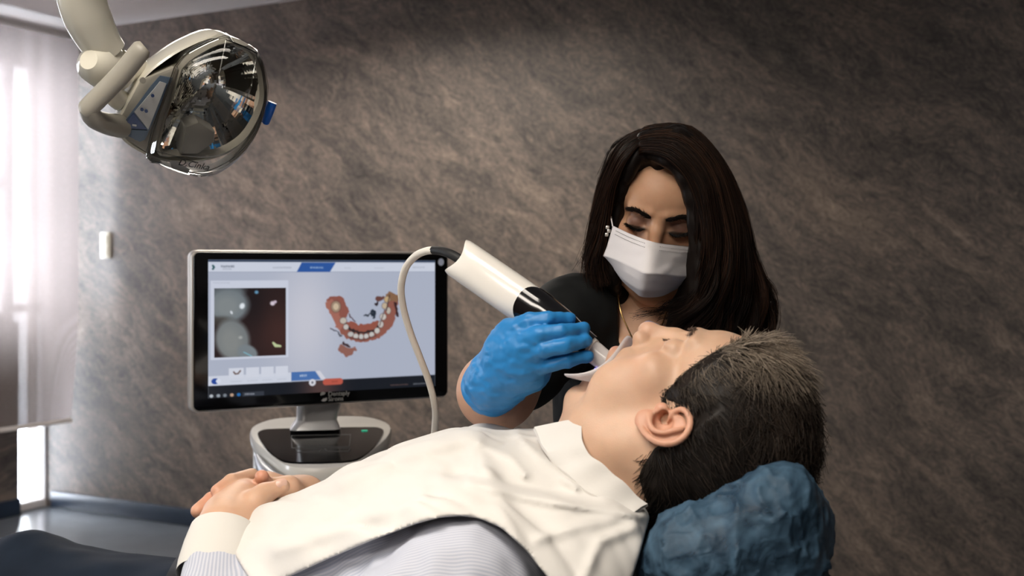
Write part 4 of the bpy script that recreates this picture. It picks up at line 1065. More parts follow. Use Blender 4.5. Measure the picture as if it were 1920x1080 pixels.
for sg in (-1, 1):
    for nm, args, kw in (('eyebrow', ([(sg * 12, 95, 36), (sg * 26, 93, 42), (sg * 44, 81, 40)], (0.8, 0.4, 2.0), 6, 160, (0.14, 0.10, 0.075)), dict(seed=6)),
                         ('eyelashes', ([(sg * 19, 88.5, 14), (sg * 31, 89.5, 11.5), (sg * 43, 80.5, 13)], (0.3, 0.3, 0.4), 3.0, 24, (0.16, 0.10, 0.075)), dict(seed=8, flow=(0, 1.5, -1.2)))):
        a_, b_, c_ = brow_strands(PHM, *args, V=headV, **kw); me = mesh_np(nm, a_, b_); set_col(me, c_); link(nm, me, 'hair', patient, True)

# ---- shirt
h = 0.0035
sv = Vol(PO + np.array([-0.70, -0.40, -0.44]), PO + np.array([0.06, 0.42, 0.02]), h); sv.frame(PBM)
def torso(v, g=0.0, k=0.05):
    v.ell((0, -0.045, -0.285), (0.178 + g, 0.103 + g, 0.155 + g), k); v.ell((0, -0.052, -0.455), (0.168 + g, 0.104 + g, 0.19 + g), k)
    v.cap((0, -0.055, -0.17), (0.0, -0.055, -0.24), 0.055 + g, 0.09 + g, k)
    for s_ in (-1, 1): v.cap((s_ * 0.03, -0.06, -0.165), (s_ * 0.165, -0.070, -0.205), 0.042 + g, 0.058 + g, k)
torso(sv)
for s_ in (-1, 1):
    sv.chain([(s_ * 0.175, -0.075, -0.205), (s_ * 0.225, -0.10, -0.33), (s_ * 0.265, -0.135, -0.47)], [0.064, 0.058, 0.053], 0.03)
TF = sv.F.copy()
sv.frame(None)
elb = pb(-0.275, -0.14, -0.48); wst = W(405, 1052, 1.262)
sv.chain([elb, elb * 0.4 + wst * 0.6, wst], [0.054, 0.047, 0.034], 0.02)
elr = pb(0.275, -0.14, -0.48); sv.chain([elr, W(600, 965, 1.51)], [0.052, 0.036], 0.02)
# folds
def folds(x, y, z):
    P_ = np.stack(np.broadcast_arrays(x, y, z), -1).reshape(-1, 3)
    L_ = to_local(P_, PBM); n_ = 0.0042 * vnoise(L_ * np.array([1.0, 1.0, 2.2]), 22, 31) + 0.002 * vnoise(L_, 60, 32)
    return n_.reshape(np.broadcast(x, y, z).shape)
sv.warp(folds, sv.lo, sv.lo + np.array(sv.F.shape) * h)
shV, shQ = sv.mesh(1)
me = mesh_np('shirt', shV, shQ)
ls = to_local(shV, PBM)
# stripe phase: along the trunk for the trunk, around the arm for the near forearm
ax_ = (wst - elb) / np.linalg.norm(wst - elb); rel = shV - elb; al = rel @ ax_; rad_ = rel - al[:, None] * ax_
e1 = np.cross(ax_, [0, 0, 1]); e1 /= np.linalg.norm(e1); e2 = np.cross(ax_, e1); ang = np.arctan2(rad_ @ e2, rad_ @ e1)
onarm = (np.linalg.norm(rad_, axis=1) < 0.07) & (al > 0.0)
ph = np.where(onarm, ang * 0.040 / 0.0042, (ls[:, 0] + 0.8 * ls[:, 1]) / 0.0040)
set_col(me, np.stack([ph, ph * 0, ph * 0], 1), 'stripe'); link('shirt', me, 'striped_cotton', patient, True)
# cuff
cu0, cu1 = W(404, 1062, 1.258), W(421, 992, 1.294)
axc = Vector(cu1 - cu0).normalized(); mb = MB(); side = axc.cross(Vector((0, 1, 0))).normalized(); dep = axc.cross(side)
def cring(t, r, f=0.9): c_ = Vector(cu0 + (cu1 - cu0) * t); return [c_ + side * (r * math.cos(a)) + dep * (r * f * math.sin(a)) for a in [2 * math.pi * i / 40 for i in range(40)]]
mb.rings([cring(-0.25, 0.0405), cring(0.0, 0.0415), cring(0.5, 0.0405), cring(0.95, 0.038), cring(1.0, 0.0368), cring(0.97, 0.0345), cring(0.5, 0.034)], cap=False)
mb.build('cuff', 'white_cotton', patient, world_coords=True)
# ---- trousers and belt
tv = Vol(np.array([-1.55, 1.0, 0.62]), np.array([-0.22, 1.98, 1.02]), 0.006)
hipc = pb(0, -0.115, -0.60); ld = np.array([-0.935, 0.345, 0.0]); lat = pX
tv.ell(hipc, (0.14, 0.17, 0.10), 0.04)
for s_, dz in ((-1, 0.004), (1, 0.0)):
    a = hipc + lat * 0.085 * s_ + np.array([0, 0, -0.01]); b_ = a + ld * 0.46 + lat * 0.05 * s_ + np.array([0, 0, 0.02 + dz]); c_ = b_ + ld * 0.42 + np.array([0, 0, -0.06])
    tv.chain([a, b_, c_], [0.098, 0.073, 0.055], 0.035)
def tfold(x, y, z):
    P_ = np.stack(np.broadcast_arrays(x, y, z), -1).reshape(-1, 3); q = np.stack([P_ @ ld * 0.5 + P_[:, 2] * 0.8, P_ @ lat, P_[:, 2]], 1)
    return (0.010 * vnoise(q, 16, 41) + 0.004 * vnoise(q, 40, 42)).reshape(np.broadcast(x, y, z).shape)
tv.warp(tfold, tv.lo, tv.lo + np.array(tv.F.shape) * 0.006)
V, Q = tv.mesh(2); link('trousers', mesh_np('trousers', V, Q), 'navy_cloth', patient, True)
mb = MB(); Rg = []
for zz, g in ((-0.545, 0.0), (-0.545, 0.006), (-0.58, 0.006), (-0.58, 0.0)):
    Rg.append([Vector(pb((0.163 + g) * math.cos(a), -0.055 + (0.108 + g) * math.sin(a), zz)) for a in [2 * math.pi * i / 48 for i in range(48)]])
mb.rings(Rg, cap=False); mb.build('belt', 'belt', patient, world_coords=True)

# ---- paper bib: follows the chest, cut to its own outline
bv = Vol(PO + np.array([-0.62, -0.34, -0.36]), PO + np.array([0.06, 0.42, 0.02]), 0.003); bv.frame(PBM)
torso(bv, 0.004, 0.07)
for s_ in (-1, 1): bv.chain([(s_ * 0.168, -0.070, -0.205), (s_ * 0.19, -0.10, -0.30)], [0.064, 0.055], 0.05)
bv.ell((-0.095, -0.095, -0.115), (0.060, 0.05, 0.07), 0.06); bv.cap((-0.06, -0.06, -0.10), (-0.15, -0.12, -0.14), 0.03, 0.05, 0.05)
x = bv.ax[0][:, None, None]; y = bv.ax[1][None, :, None]; z = bv.ax[2][None, None, :]
Pg = np.stack(np.broadcast_arrays(x, y, z), -1).reshape(-1, 3)
near = np.abs(bv.F.ravel()) < 0.03
Pn = Pg[near]; Ln = to_local(Pn, PBM); Fn = bv.F.ravel()[near].astype(float)
q = np.stack([Ln[:, 0] * 1.0 + Ln[:, 2] * 0.5, Ln[:, 1] * 0.3, Ln[:, 2] * 0.55 - Ln[:, 0] * 0.35], 1)
fold = 0.0080 * np.abs(vnoise(q, 20, 51)) + 0.0055 * np.abs(vnoise(q * np.array([1, 1, 0.5]), 42, 52)) + 0.006 * np.exp(-((Ln[:, 2] + 0.23 + 0.5 * Ln[:, 0]) / 0.012) ** 2) * sstep(-0.02, -0.1, Ln[:, 0])
px_ = 960 + Pn[:, 0] / Pn[:, 1] * FPX; py_ = HORIZON - (Pn[:, 2] - CAMZ) / Pn[:, 1] * FPX
def crease(P_, amp, w):
    d_ = np.full(len(px_), 1e9)
    for (x0, y0), (x1, y1) in zip(P_[:-1], P_[1:]):
        ex, ey = x1 - x0, y1 - y0; t_ = np.clip(((px_ - x0) * ex + (py_ - y0) * ey) / (ex * ex + ey * ey), 0, 1); d_ = np.minimum(d_, np.hypot(px_ - x0 - t_ * ex, py_ - y0 - t_ * ey))
    return amp * np.exp(-(d_ / w) ** 2)
for P_, amp, w in (([(885, 905), (1000, 935), (1120, 955), (1205, 968)], 0.0065, 9), ([(850, 888), (1010, 915), (1110, 928)], -0.0045, 13), ([(640, 900), (760, 850), (900, 815)], 0.0040, 14), ([(600, 960), (720, 900), (860, 850)], -0.0035, 17),
                   ([(970, 815), (1010, 855), (1080, 915)], 0.0045, 8), ([(1095, 1085), (1125, 1015), (1190, 988)], 0.0055, 10), ([(520, 1030), (640, 990), (790, 930)], 0.0045, 16), ([(560, 930), (640, 945), (700, 985)], -0.0015, 14), ([(900, 830), (960, 860), (985, 890)], 0.004, 8), ([(1010, 1010), (1090, 985), (1150, 975)], 0.004, 10)):
    fold = fold + crease(P_, amp, w)
BIB = [(1092, 790), (1100, 850), (1152, 897), (1222, 955), (1213, 990), (1196, 1050), (1176, 1110), (1060, 1130), (1026, 1082), (985, 1030), (940, 990), (900, 972), (862, 967), (826, 970), (780, 982), (700, 1012), (620, 1046), (545, 1080), (480, 1105), (440, 1040), (455, 985), (480, 940), (520, 905), (560, 880), (700, 700), (1092, 700)]
def poly_sd(px, py, P):
    d = np.full(len(px), 1e18); ins = np.zeros(len(px), bool); n = len(P)
    for i in range(n):
        (x0, y0), (x1, y1) = P[i], P[(i + 1) % n]; ex, ey = x1 - x0, y1 - y0
        t = np.clip(((px - x0) * ex + (py - y0) * ey) / (ex * ex + ey * ey), 0, 1); d = np.minimum(d, np.hypot(px - x0 - t * ex, py - y0 - t * ey))
        c = ((y0 > py) != (y1 > py)); ins ^= c & (px < ex * (py - y0) / (ey if ey else 1e-9) + x0)
    return np.where(ins, -d, d)
mask = poly_sd(px_, py_, BIB) * 0.00055
mask = np.maximum(mask, np.where(Ln[:, 0] > 0, -0.10 - Ln[:, 1], -0.16 - Ln[:, 1])); mask = np.maximum(mask, -0.56 - Ln[:, 2])
nf = np.maximum(np.maximum(Fn - 0.003 - fold, -(Fn + 0.006)), mask)
G = np.full(bv.F.size, 1.0, np.float32); G[near] = nf; bv.F = G.reshape(bv.F.shape)
V, Q = bv.mesh(2)
bib = link('dental_bib', mesh_np('dental_bib', V, Q), 'bib_paper', None); tag(bib, 'white paper bib covering the reclined patient\'s chest and belly', 'bib')
# folded collar strip of the bib around the neck
inner = spline([W(1089, 792, 1.185), W(1097, 846, 1.150), W(1150, 893, 1.135), W(1214, 952, 1.130)], 30); outer = spline([W(1000, 806, 1.212), W(1030, 862, 1.168), W(1094, 922, 1.130), W(1180, 974, 1.112)], 30)
mb = MB(); Rg = []
for f, lift_ in ((0, 0.000), (0.02, 0.004), (0.35, 0.005), (0.7, 0.006), (1.0, 0.004), (1.0, 0.001), (0.5, 0.001)):
    Rg.append([Vector(o_ + (i_ - o_) * f + np.array([0, -0.45, 0.85]) * (lift_ + 0.0012 * math.sin(q_ * 0.9))) for q_, (i_, o_) in enumerate(zip(inner, outer))])
mb.rings(Rg, closed=False, cap=False); co = mb.build('collar_fold', 'bib_paper', bib)
# ================================================================== dental chair, headrest cover, scanner, retractor
pmat('black_leather', (0.006, 0.006, 0.007), 0.45, var=0.1, bump=0.15, bscale=250)
pmat('chair_white', (0.70, 0.69, 0.66), 0.35, var=0.02)
pmat('chair_metal', (0.35, 0.35, 0.36), 0.3, metal=0.9, var=0.03)
pmat('red_trim', (0.45, 0.015, 0.012), 0.4)
def cover_mat():
    m, nt, b = new_mat('blue_nonwoven'); out = nt.nodes['Material Output']
    tc = N(nt, 'ShaderNodeTexCoord'); n = N(nt, 'ShaderNodeTexNoise'); n.inputs['Scale'].default_value = 26; n.inputs['Detail'].default_value = 6; n.inputs['Distortion'].default_value = 1.2
    L(nt, tc.outputs['Object'], n.inputs['Vector'])
    r = N(nt, 'ShaderNodeValToRGB'); r.color_ramp.elements[0].position = 0.35; r.color_ramp.elements[1].position = 0.68
    r.color_ramp.elements[0].color = (0.022, 0.058, 0.105, 1); r.color_ramp.elements[1].color = (0.10, 0.20, 0.31, 1)
    L(nt, n.outputs['Fac'], r.inputs['Fac']); L(nt, r.outputs['Color'], b.inputs['Base Color']); b.inputs['Roughness'].default_value = 0.6
    t = N(nt, 'ShaderNodeBsdfTransparent'); mx = N(nt, 'ShaderNodeMixShader'); mx.inputs[0].default_value = 0.25
    tl = N(nt, 'ShaderNodeBsdfTranslucent'); L(nt, r.outputs['Color'], tl.inputs['Color']); m2 = N(nt, 'ShaderNodeMixShader'); m2.inputs[0].default_value = 0.25
    L(nt, b.outputs[0], m2.inputs[1]); L(nt, tl.outputs[0], m2.inputs[2])
    L(nt, m2.outputs[0], mx.inputs[1]); L(nt, t.outputs[0], mx.inputs[2]); L(nt, mx.outputs[0], out.inputs['Surface'])
    n2 = N(nt, 'ShaderNodeTexNoise'); n2.inputs['Scale'].default_value = 60; n2.inputs['Detail'].default_value = 4; n2.inputs['Distortion'].default_value = 1.5; L(nt, tc.outputs['Object'], n2.inputs['Vector'])
    bp = N(nt, 'ShaderNodeBump'); bp.inputs['Strength'].default_value = 0.5; bp.inputs['Distance'].default_value = 0.004; L(nt, n2.outputs['Fac'], bp.inputs['Height']); L(nt, bp.outputs[0], b.inputs['Normal'])
cover_mat()
chair = empty('dental_chair', tuple(pb(0, -0.2, -0.45) * np.array([1, 1, 0])))
tag(chair, 'black upholstered dental treatment chair under the reclined patient', 'chair')
def soft(nm, boxes, m, hgt=0.008, k=0.03, M=PBM, parent=chair):
    P_ = np.vstack([to_world(np.array([[c[0] + sx * h_[0], c[1] + sy * h_[1], c[2] + sz * h_[2]] for sx in (-1, 1) for sy in (-1, 1) for sz in (-1, 1)]), M) for c, h_, r in boxes])
    v = Vol(P_.min(0) - 0.03, P_.max(0) + 0.03, hgt); v.frame(M)
    for c, h_, r in boxes: v.box(c, h_, r, k)
    V, Q = v.mesh(1); return link(nm, mesh_np(nm, V, Q), m, parent, True)
soft('backrest', [((0, -0.215, -0.37), (0.23, 0.045, 0.30), 0.04), ((0, -0.205, -0.12), (0.16, 0.04, 0.07), 0.038), ((0, -0.185, -0.075), (0.15, 0.03, 0.05), 0.028)], 'black_leather')
HIP = hipc; seatM = ortho(pX, np.array([0, 0, 1.0]), -ld, HIP + np.array([0, 0, 0.0]))
soft('seat', [((0, -0.165, -0.28), (0.25, 0.05, 0.36), 0.045), ((0, -0.175, -0.80), (0.22, 0.045, 0.30), 0.045)], 'black_leather', M=seatM)
sc_ = Vector(HIP + ld * 0.30)
mb = MB(); mb.box((sc_.x, sc_.y, 0.42), (0.34, 0.30, 0.36), 0.06, Euler((0, 0, -yaw)).to_matrix(), 4); mb.build('lift_column', 'chair_white', chair, world_coords=True)
mb = MB(); mb.box((sc_.x, sc_.y, 0.12), (0.62, 0.46, 0.24), 0.07, Euler((0, 0, -yaw)).to_matrix(), 4); mb.build('base', 'chair_white', chair, world_coords=True)
# head rest pad, its bracket and the red trim
hb = lambda x, y, z: to_world(np.array([[x, y, z]]) * 0.001, PHM)[0]
HR0 = np.eye(4); HR0[:3, :3] = rot_about(pU, turn) @ PHM[:3, :3]; HR0[:3, 3] = PO; a14 = math.radians(15); hx_, hu_ = HR0[:3, 0].copy(), HR0[:3, 2].copy(); HR0[:3, 0] = hx_ * math.cos(a14) - hu_ * math.sin(a14); HR0[:3, 2] = hu_ * math.cos(a14) + hx_ * math.sin(a14)            # pad is not turned with the face
def pad(v, g, lowg=0.0):
    for (y, z, r, w) in ((-0.130, -0.024, 0.024, 0.022), (-0.142, -0.006, 0.029, 0.032), (-0.148, 0.02, 0.030, 0.034), (-0.139, 0.05, 0.029, 0.042), (-0.118, 0.080, 0.024, 0.046)):
        v.chain([(-0.115, y + w, z), (-0.075, y + 0.3 * w, z), (-0.03, y, z), (0.03, y, z), (0.075, y + 0.3 * w, z), (0.115, y + w, z)], r + g, 0.035)
v = Vol(PO - np.array([0.22, 0.28, 0.34]), PO + np.array([0.30, 0.22, 0.06]), 0.004); v.frame(HR0); pad(v, 0.0)
V, Q = v.mesh(1); link('headrest_pad', mesh_np('headrest_pad', V, Q), 'black_leather', chair, True)
soft('headrest_shell', [((0, -0.196, 0.035), (0.10, 0.016, 0.055), 0.014)], 'black_leather', 0.004, 0.02, HR0)
q0 = to_world(np.array([[0, -0.19, 0.02]]), HR0)[0]; q1 = pb(0, -0.235, -0.10); q2 = pb(0, -0.25, -0.20)
mb = MB(); mb.tube([Vector(q0), Vector(q0 * 0.5 + q1 * 0.5 + np.array([0, 0, -0.02])), Vector(q1), Vector(q2)], 0.022, 16, flat=0.5, up=(0, 1, 0)); mb.build('headrest_bracket', 'chair_metal', chair, world_coords=True)
mb = MB(); mb.tube([W(1385, 1056, 1.06), W(1394, 1070, 1.055), W(1404, 1085, 1.05), W(1412, 1110, 1.05)], 0.0022, 8); mb.build('trim_strip', 'red_trim', chair, world_coords=True)
# disposable cover
v = Vol(PO - np.array([0.24, 0.30, 0.34]), PO + np.array([0.32, 0.24, 0.08]), 0.0025); v.frame(HR0)
pad(v, 0.006)
for (y, z, r) in ((-0.138, -0.016, 0.024), (-0.150, 0.0, 0.028), (-0.152, 0.035, 0.028), (-0.136, 0.066, 0.025)):
    v.cap((-0.104, y, z), (0.104, y, z), r, r, 0.03)
def crinkle(x, y, z):
    s_ = np.broadcast(x, y, z).shape; P_ = np.stack(np.broadcast_arrays(x, y, z), -1).reshape(-1, 3)
    w_ = 1 - np.abs(vnoise(P_ * np.array([1, 0.8, 0.7]) + 0.012 * vnoise(P_, 30, 61)[:, None], 30, 62)); w2 = 1 - np.abs(vnoise(P_, 65, 63))
    low = sstep(-0.13, -0.19, P_[:, 1])
    w3 = 1 - np.abs(vnoise(P_ + 0.006 * vnoise(P_, 50, 66)[:, None], 110, 65))
    return (-(0.011 * w_ ** 5 + 0.006 * w2 ** 4 + 0.002 * w3 ** 3) * (0.5 + 0.8 * low)).reshape(s_)
v.warp(crinkle, (-0.2, -0.26, -0.15), (0.2, 0.0, 0.22))
V, Q = v.mesh(1)
hc = link('headrest_cover', mesh_np('headrest_cover', V, Q), 'blue_nonwoven'); tag(hc, 'crinkled blue disposable cover wrapped over the headrest', 'headrest cover')

# ------------------------------------------------------------------ intraoral scanner
pmat('scanner_white', (0.82, 0.79, 0.74), 0.25, var=0.02, coat=0.4)
pmat('cable_white', (0.80, 0.76, 0.68), 0.4, var=0.02)
pmat('tip_plastic', (0.72, 0.69, 0.68), 0.2, var=0.02, trans=0.25)
pmat('blue_light', (0.3, 0.3, 0.8), 0.4, emit=(0.35, 0.30, 1.0), estr=1.6)
sA = W(872, 491, 1.325); sB = W(1150, 684, 1.252)
sa = (sB - sA) / np.linalg.norm(sB - sA); sl = np.linalg.norm(sB - sA)
vw = (sA + sB) / 2 - np.array([0, 0, CAMZ]); sf = -(vw - sa * (vw @ sa)); sf /= np.linalg.norm(sf); su = np.cross(sf, sa); su = su if su[2] > 0 else -su
SM = Matrix(((sa[0], su[0], sf[0], sA[0]), (sa[1], su[1], sf[1], sA[1]), (sa[2], su[2], sf[2], sA[2]), (0, 0, 0, 1)))
scn = empty('intraoral_scanner', tuple(sA)); scn.matrix_world = SM       # x to the tip, y up across, z towards the viewer
tag(scn, 'white handheld dental scanner with black side panel, its tip in the patient\'s mouth', 'scanner')
def sring(x, hu, hf, cy=0.0, cz=0.0, bend=0.0, n=40, pw=2.6):
    out = []
    for i in range(n):
        a = 2 * math.pi * i / n; c_, s_ = math.cos(a), math.sin(a)
        y_ = hu * math.copysign(abs(c_) ** (2 / pw), c_); z_ = hf * math.copysign(abs(s_) ** (2 / pw), s_)
        out.append(Vector((x + bend * (abs(y_) / hu) ** 2, cy + y_, cz + z_)))
    return out
mb = MB(); mb.rings([sring(0.012, 0.008, 0.008), sring(0.006, 0.018, 0.016, bend=-0.010), sring(0.000, 0.0225, 0.021, bend=-0.012), sring(0.003, 0.0238, 0.0225, bend=-0.010), sring(0.02, 0.0240, 0.024, bend=-0.006), sring(0.07, 0.0242, 0.0245), sring(0.11, 0.0238, 0.024), sring(0.145, 0.0205, 0.021, -0.001), sring(0.165, 0.0165, 0.018, -0.001), sring(0.185, 0.0135, 0.014, -0.001), sring(0.187, 0.008, 0.008, -0.001)])
mb.build('body', 'scanner_white', scn)
# glossy black panel wrapped round the viewer side
Rg = []
for j in range(19):
    a = math.radians(-70 + 160 * j / 18); row = []
    for i in range(22):
        t_ = i / 21; edge_ = 0.086 + 0.020 * ((a - math.radians(8)) / math.radians(80)) ** 2
        x_ = edge_ + (0.182 - edge_) * t_
        hu = np.interp(x_, [0.07, 0.11, 0.145, 0.165, 0.185], [0.0242, 0.0238, 0.0205, 0.0165, 0.0135]) + 0.0012; hf = np.interp(x_, [0.07, 0.11, 0.145, 0.165, 0.185], [0.0245, 0.024, 0.021, 0.018, 0.014]) + 0.0012
        c_, s_ = math.sin(a), math.cos(a); row.append(Vector((x_, hu * math.copysign(abs(c_) ** (2 / 2.6), c_), hf * math.copysign(abs(s_) ** (2 / 2.6), s_))))
    Rg.append(row)
mb = MB(); mb.rings(Rg, closed=False, cap=False); mb.build('black_panel', 'black_gloss', scn)
mb = MB(); mb.rings([sring(0.180, 0.0128, 0.0125, -0.001), sring(0.190, 0.0125, 0.012, -0.001), sring(0.225, 0.0105, 0.0095, -0.003), sring(sl + 0.004, 0.0095, 0.0085, -0.005), sring(sl + 0.008, 0.006, 0.005, -0.005)]); tip = mb.build('tip_sleeve', 'tip_plastic', scn)
mb = MB(); mb.box((sl - 0.006, -0.0155, 0.0), (0.016, 0.003, 0.012), 0.001); mb.build('light_window', 'blue_light', tip)
# strain relief and cable (room coordinates)
SR = [W(876, 494, 1.325), W(862, 486, 1.327), W(846, 477, 1.333), W(829, 471, 1.345), W(812, 469, 1.36)]
mb = MB(); mb.tube([Vector(p) for p in spline(SR, 20)], [0.0062 - 0.0012 * i / 19 for i in range(20)], 14); mb.build('strain_relief', 'rubber', scn, world_coords=True)
CB = [W(815, 469, 1.357), W(798, 471, 1.37), W(778, 481, 1.39), W(760, 504, 1.41), W(752, 540, 1.43), W(757, 580, 1.45), W(770, 625, 1.47), W(788, 672, 1.49), W(804, 715, 1.51), W(814, 755, 1.53), W(816, 790, 1.56), W(806, 850, 1.62), W(770, 930, 1.75), W(720, 960, 1.92), W(690, 940, 2.06)]
mb = MB(); mb.tube([Vector(p) for p in spline(CB, 110)], 0.0046, 12); mb.build('cable', 'cable_white', scn, world_coords=True)

# ------------------------------------------------------------------ lip and cheek retractor
m, nt, b = new_mat('retractor_plastic'); out = nt.nodes['Material Output']
no = N(nt, 'ShaderNodeTexNoise'); no.inputs['Scale'].default_value = 40
r_ = N(nt, 'ShaderNodeValToRGB'); r_.color_ramp.elements[0].color = (0.74, 0.71, 0.72, 1); r_.color_ramp.elements[1].color = (0.84, 0.82, 0.82, 1); L(nt, no.outputs['Fac'], r_.inputs['Fac']); L(nt, r_.outputs[0], b.inputs['Base Color'])
b.inputs['Roughness'].default_value = 0.3
tl = N(nt, 'ShaderNodeBsdfTranslucent'); tl.inputs['Color'].default_value = (0.85, 0.82, 0.84, 1); mx = N(nt, 'ShaderNodeMixShader'); mx.inputs[0].default_value = 0.45; L(nt, b.outputs[0], mx.inputs[1]); L(nt, tl.outputs[0], mx.inputs[2]); L(nt, mx.outputs[0], out.inputs['Surface'])
top_ = W(1180, 634, 1.248); bot_ = W(1064, 704, 1.232); c0 = (top_ + bot_) / 2; ax1 = (top_ - bot_) / 2; lat_ = PHM[:3, 0]; nm_ = np.cross(lat_, ax1); nm_ /= np.linalg.norm(nm_); nm_ = nm_ if nm_[2] > 0 else -nm_
Rg = []
for f, hgt in ((0.42, -0.026), (0.62, -0.014), (0.80, -0.006), (0.95, -0.002), (1.03, 0.0025), (1.05, 0.001), (1.03, -0.0015), (0.95, -0.004), (0.80, -0.011)):
    Rg.append([Vector(c0 + ax1 * (f * math.cos(a)) + lat_ * (0.034 * f * math.sin(a)) + nm_ * (hgt - 0.022 * math.sin(a) ** 2)) for a in [2 * math.pi * i / 48 for i in range(48)]])
mb = MB(); mb.rings(Rg, cap=False); rt = mb.build('lip_retractor', 'retractor_plastic'); tag(rt, 'translucent white lip retractor holding the patient\'s mouth open', 'retractor')
# ================================================================== dentist
pmat('scrub_black', (0.0075, 0.0085, 0.0090), 0.75, var=0.12, scale=40, bump=0.1, bscale=700, spec=0.3)
pmat('mask_paper', (0.80, 0.77, 0.78), 0.75, var=0.015, bump=0.05, bscale=400)
pmat('stitch', (0.30, 0.28, 0.29), 0.8)
pmat('glove_blue', (0.022, 0.20, 0.50), 0.42, var=0.06, scale=30, bump=0.12, bscale=160, spec=0.4)
pmat('gold', (0.75, 0.50, 0.20), 0.25, metal=1.0)
pmat('crystal', (0.85, 0.82, 0.78), 0.1, metal=0.5)
ds = 0.93
DF = np.array([0, -math.cos(math.radians(25)), -math.sin(math.radians(25))]); DU = np.array([0, -math.sin(math.radians(25)), math.cos(math.radians(25))]); DX = np.cross(DF, DU)
DR = rot_about((0, 1, 0), 9.0) @ rot_about((0, 0, 1), -8.0)
DO_ = np.array([0.211, 1.625, 1.322])
DHM = ortho(DR @ DX, DR @ DF, DR @ DU, DO_)
dentist = empty('person', (0.22, 1.75, 0)); tag(dentist, 'dentist in black scrubs, white face mask and blue gloves leaning over the patient', 'person')
dh = lambda x, y, z: to_world(np.array([[x, y, z]]) * 0.001 * ds, DHM)[0]
# head, neck, chest
v = Vol(np.array([0.05, 1.45, 1.10]), np.array([0.36, 1.76, 1.47]), 0.0018); v.frame(DHM); head_sdf(v, ds, 0.0, True)
DHF = v.F.copy()
v.frame(None); v.cap(dh(0, -25, -25), (0.215, 1.665, 1.17), 0.047, 0.050, 0.03)
dhV, dhQ = v.mesh(1)
cvv = Vol(np.array([0.0, 1.5, 0.95]), np.array([0.42, 1.82, 1.28]), 0.004)
cvv.cap(dh(0, -30, -70), (0.213, 1.67, 1.15), 0.050, 0.055, 0.03); cvv.ell((0.21, 1.69, 1.06), (0.13, 0.085, 0.13), 0.05); cvv.cap((0.10, 1.68, 1.165), (0.32, 1.70, 1.16), 0.045, 0.045, 0.04)
for s_ in (-1, 1): cvv.cap((0.213 + s_ * 0.014, 1.605, 1.125), (0.213 + s_ * 0.085, 1.635, 1.150), 0.010, 0.008, 0.02)
cV, cQ = cvv.mesh(1)
e1_ = ear_mesh(DHM, 1, 0.86, 0.0014); e2_ = ear_mesh(DHM, -1, 0.86, 0.0018)
# right arm (viewer left): bare forearm and hidden arm
ELB = W(934, 731, 1.45); SHO = np.array([0.088, 1.645, 1.180]); WR = W(930, 716, 1.305)
av = Vol(np.array([-0.12, 1.22, 0.98]), np.array([0.14, 1.72, 1.25]), 0.003)
av.cap(SHO, ELB, 0.044, 0.041, 0.02); av.cap(ELB, WR, 0.0435, 0.029, 0.03); av.ell(ELB + np.array([-0.004, 0.0, -0.004]), (0.043, 0.043, 0.041), 0.02); av.cap(WR, W(960, 680, 1.29), 0.026, 0.03, 0.02)
aV, aQ = av.mesh(1)
# left arm (viewer right): reaches behind the patient's head
SH2 = np.array([0.330, 1.69, 1.165]); EL2 = np.array([0.345, 1.50, 1.00]); WR2 = np.array([0.255, 1.375, 1.100])
av = Vol(np.array([0.12, 1.24, 0.92]), np.array([0.45, 1.78, 1.25]), 0.005); av.cap(SH2, EL2, 0.044, 0.040, 0.02); av.cap(EL2, WR2, 0.040, 0.027, 0.02)
a2V, a2Q = av.mesh(1)
bodyV, bodyQ = join([(dhV, dhQ), (cV, cQ), e1_, e2_, (aV, aQ), (a2V, a2Q)])
me = mesh_np('body', bodyV, bodyQ); l = to_local(bodyV, DHM) * 1000 / ds
C = np.tile(np.array([0.62, 0.355, 0.22]), (len(bodyV), 1))
isf = np.zeros(len(bodyV)); isf[:len(dhV)] = 1
g = lambda c, r: np.exp(-(((l - np.array(c)) / np.array(r)) ** 2).sum(1)) * isf
for s_ in (-1, 1):
    tint(np.clip(1.5 * g((s_ * 32, 88, 25), (17, 14, 8)), 0, 1), (0.17, 0.085, 0.07), 0.85)           # eye shadow
    tint(np.clip(2.2 * g((s_ * 31, 90, 15.5), (15, 9, 2.4)), 0, 1), (0.02, 0.014, 0.012), 0.95)           # lash line
    tint(np.clip(g((s_ * 46, 70, -6), (20, 20, 16)), 0, 1), (0.58, 0.27, 0.18), 0.3)
arm_i = np.zeros(len(bodyV)); arm_i[-(len(aV) + len(a2V)):] = 1; tint(arm_i, (0.60, 0.35, 0.25), 0.5)
set_col(me, C); link('body', me, 'skin', dentist, True)
for s_ in (1, -1):
    a_, b_, c_ = brow_strands(DHM, [(s_ * 11, 96, 37), (s_ * 22, 95, 40), (s_ * 34, 90, 43), (s_ * 47, 79, 40)], (0.5, 0.3, 1.2), 7, 800, (0.010, 0.006, 0.005), ds, 0.00035, 9, V=dhV)
    me = mesh_np('eyebrow', a_, b_); set_col(me, c_); link('eyebrow', me, 'hair', dentist, True)
    a_, b_, c_ = brow_strands(DHM, [(s_ * 18, 89.5, 15.5), (s_ * 31, 91, 14.0), (s_ * 46, 81, 19)], (0.3, 0.3, 0.4), 7, 200, (0.006, 0.005, 0.005), ds, 0.00035, 10, (s_ * 0.4, 1.2, -0.6), V=dhV)
    me = mesh_np('eyelashes', a_, b_); set_col(me, c_); link('eyelashes', me, 'hair', dentist, True)

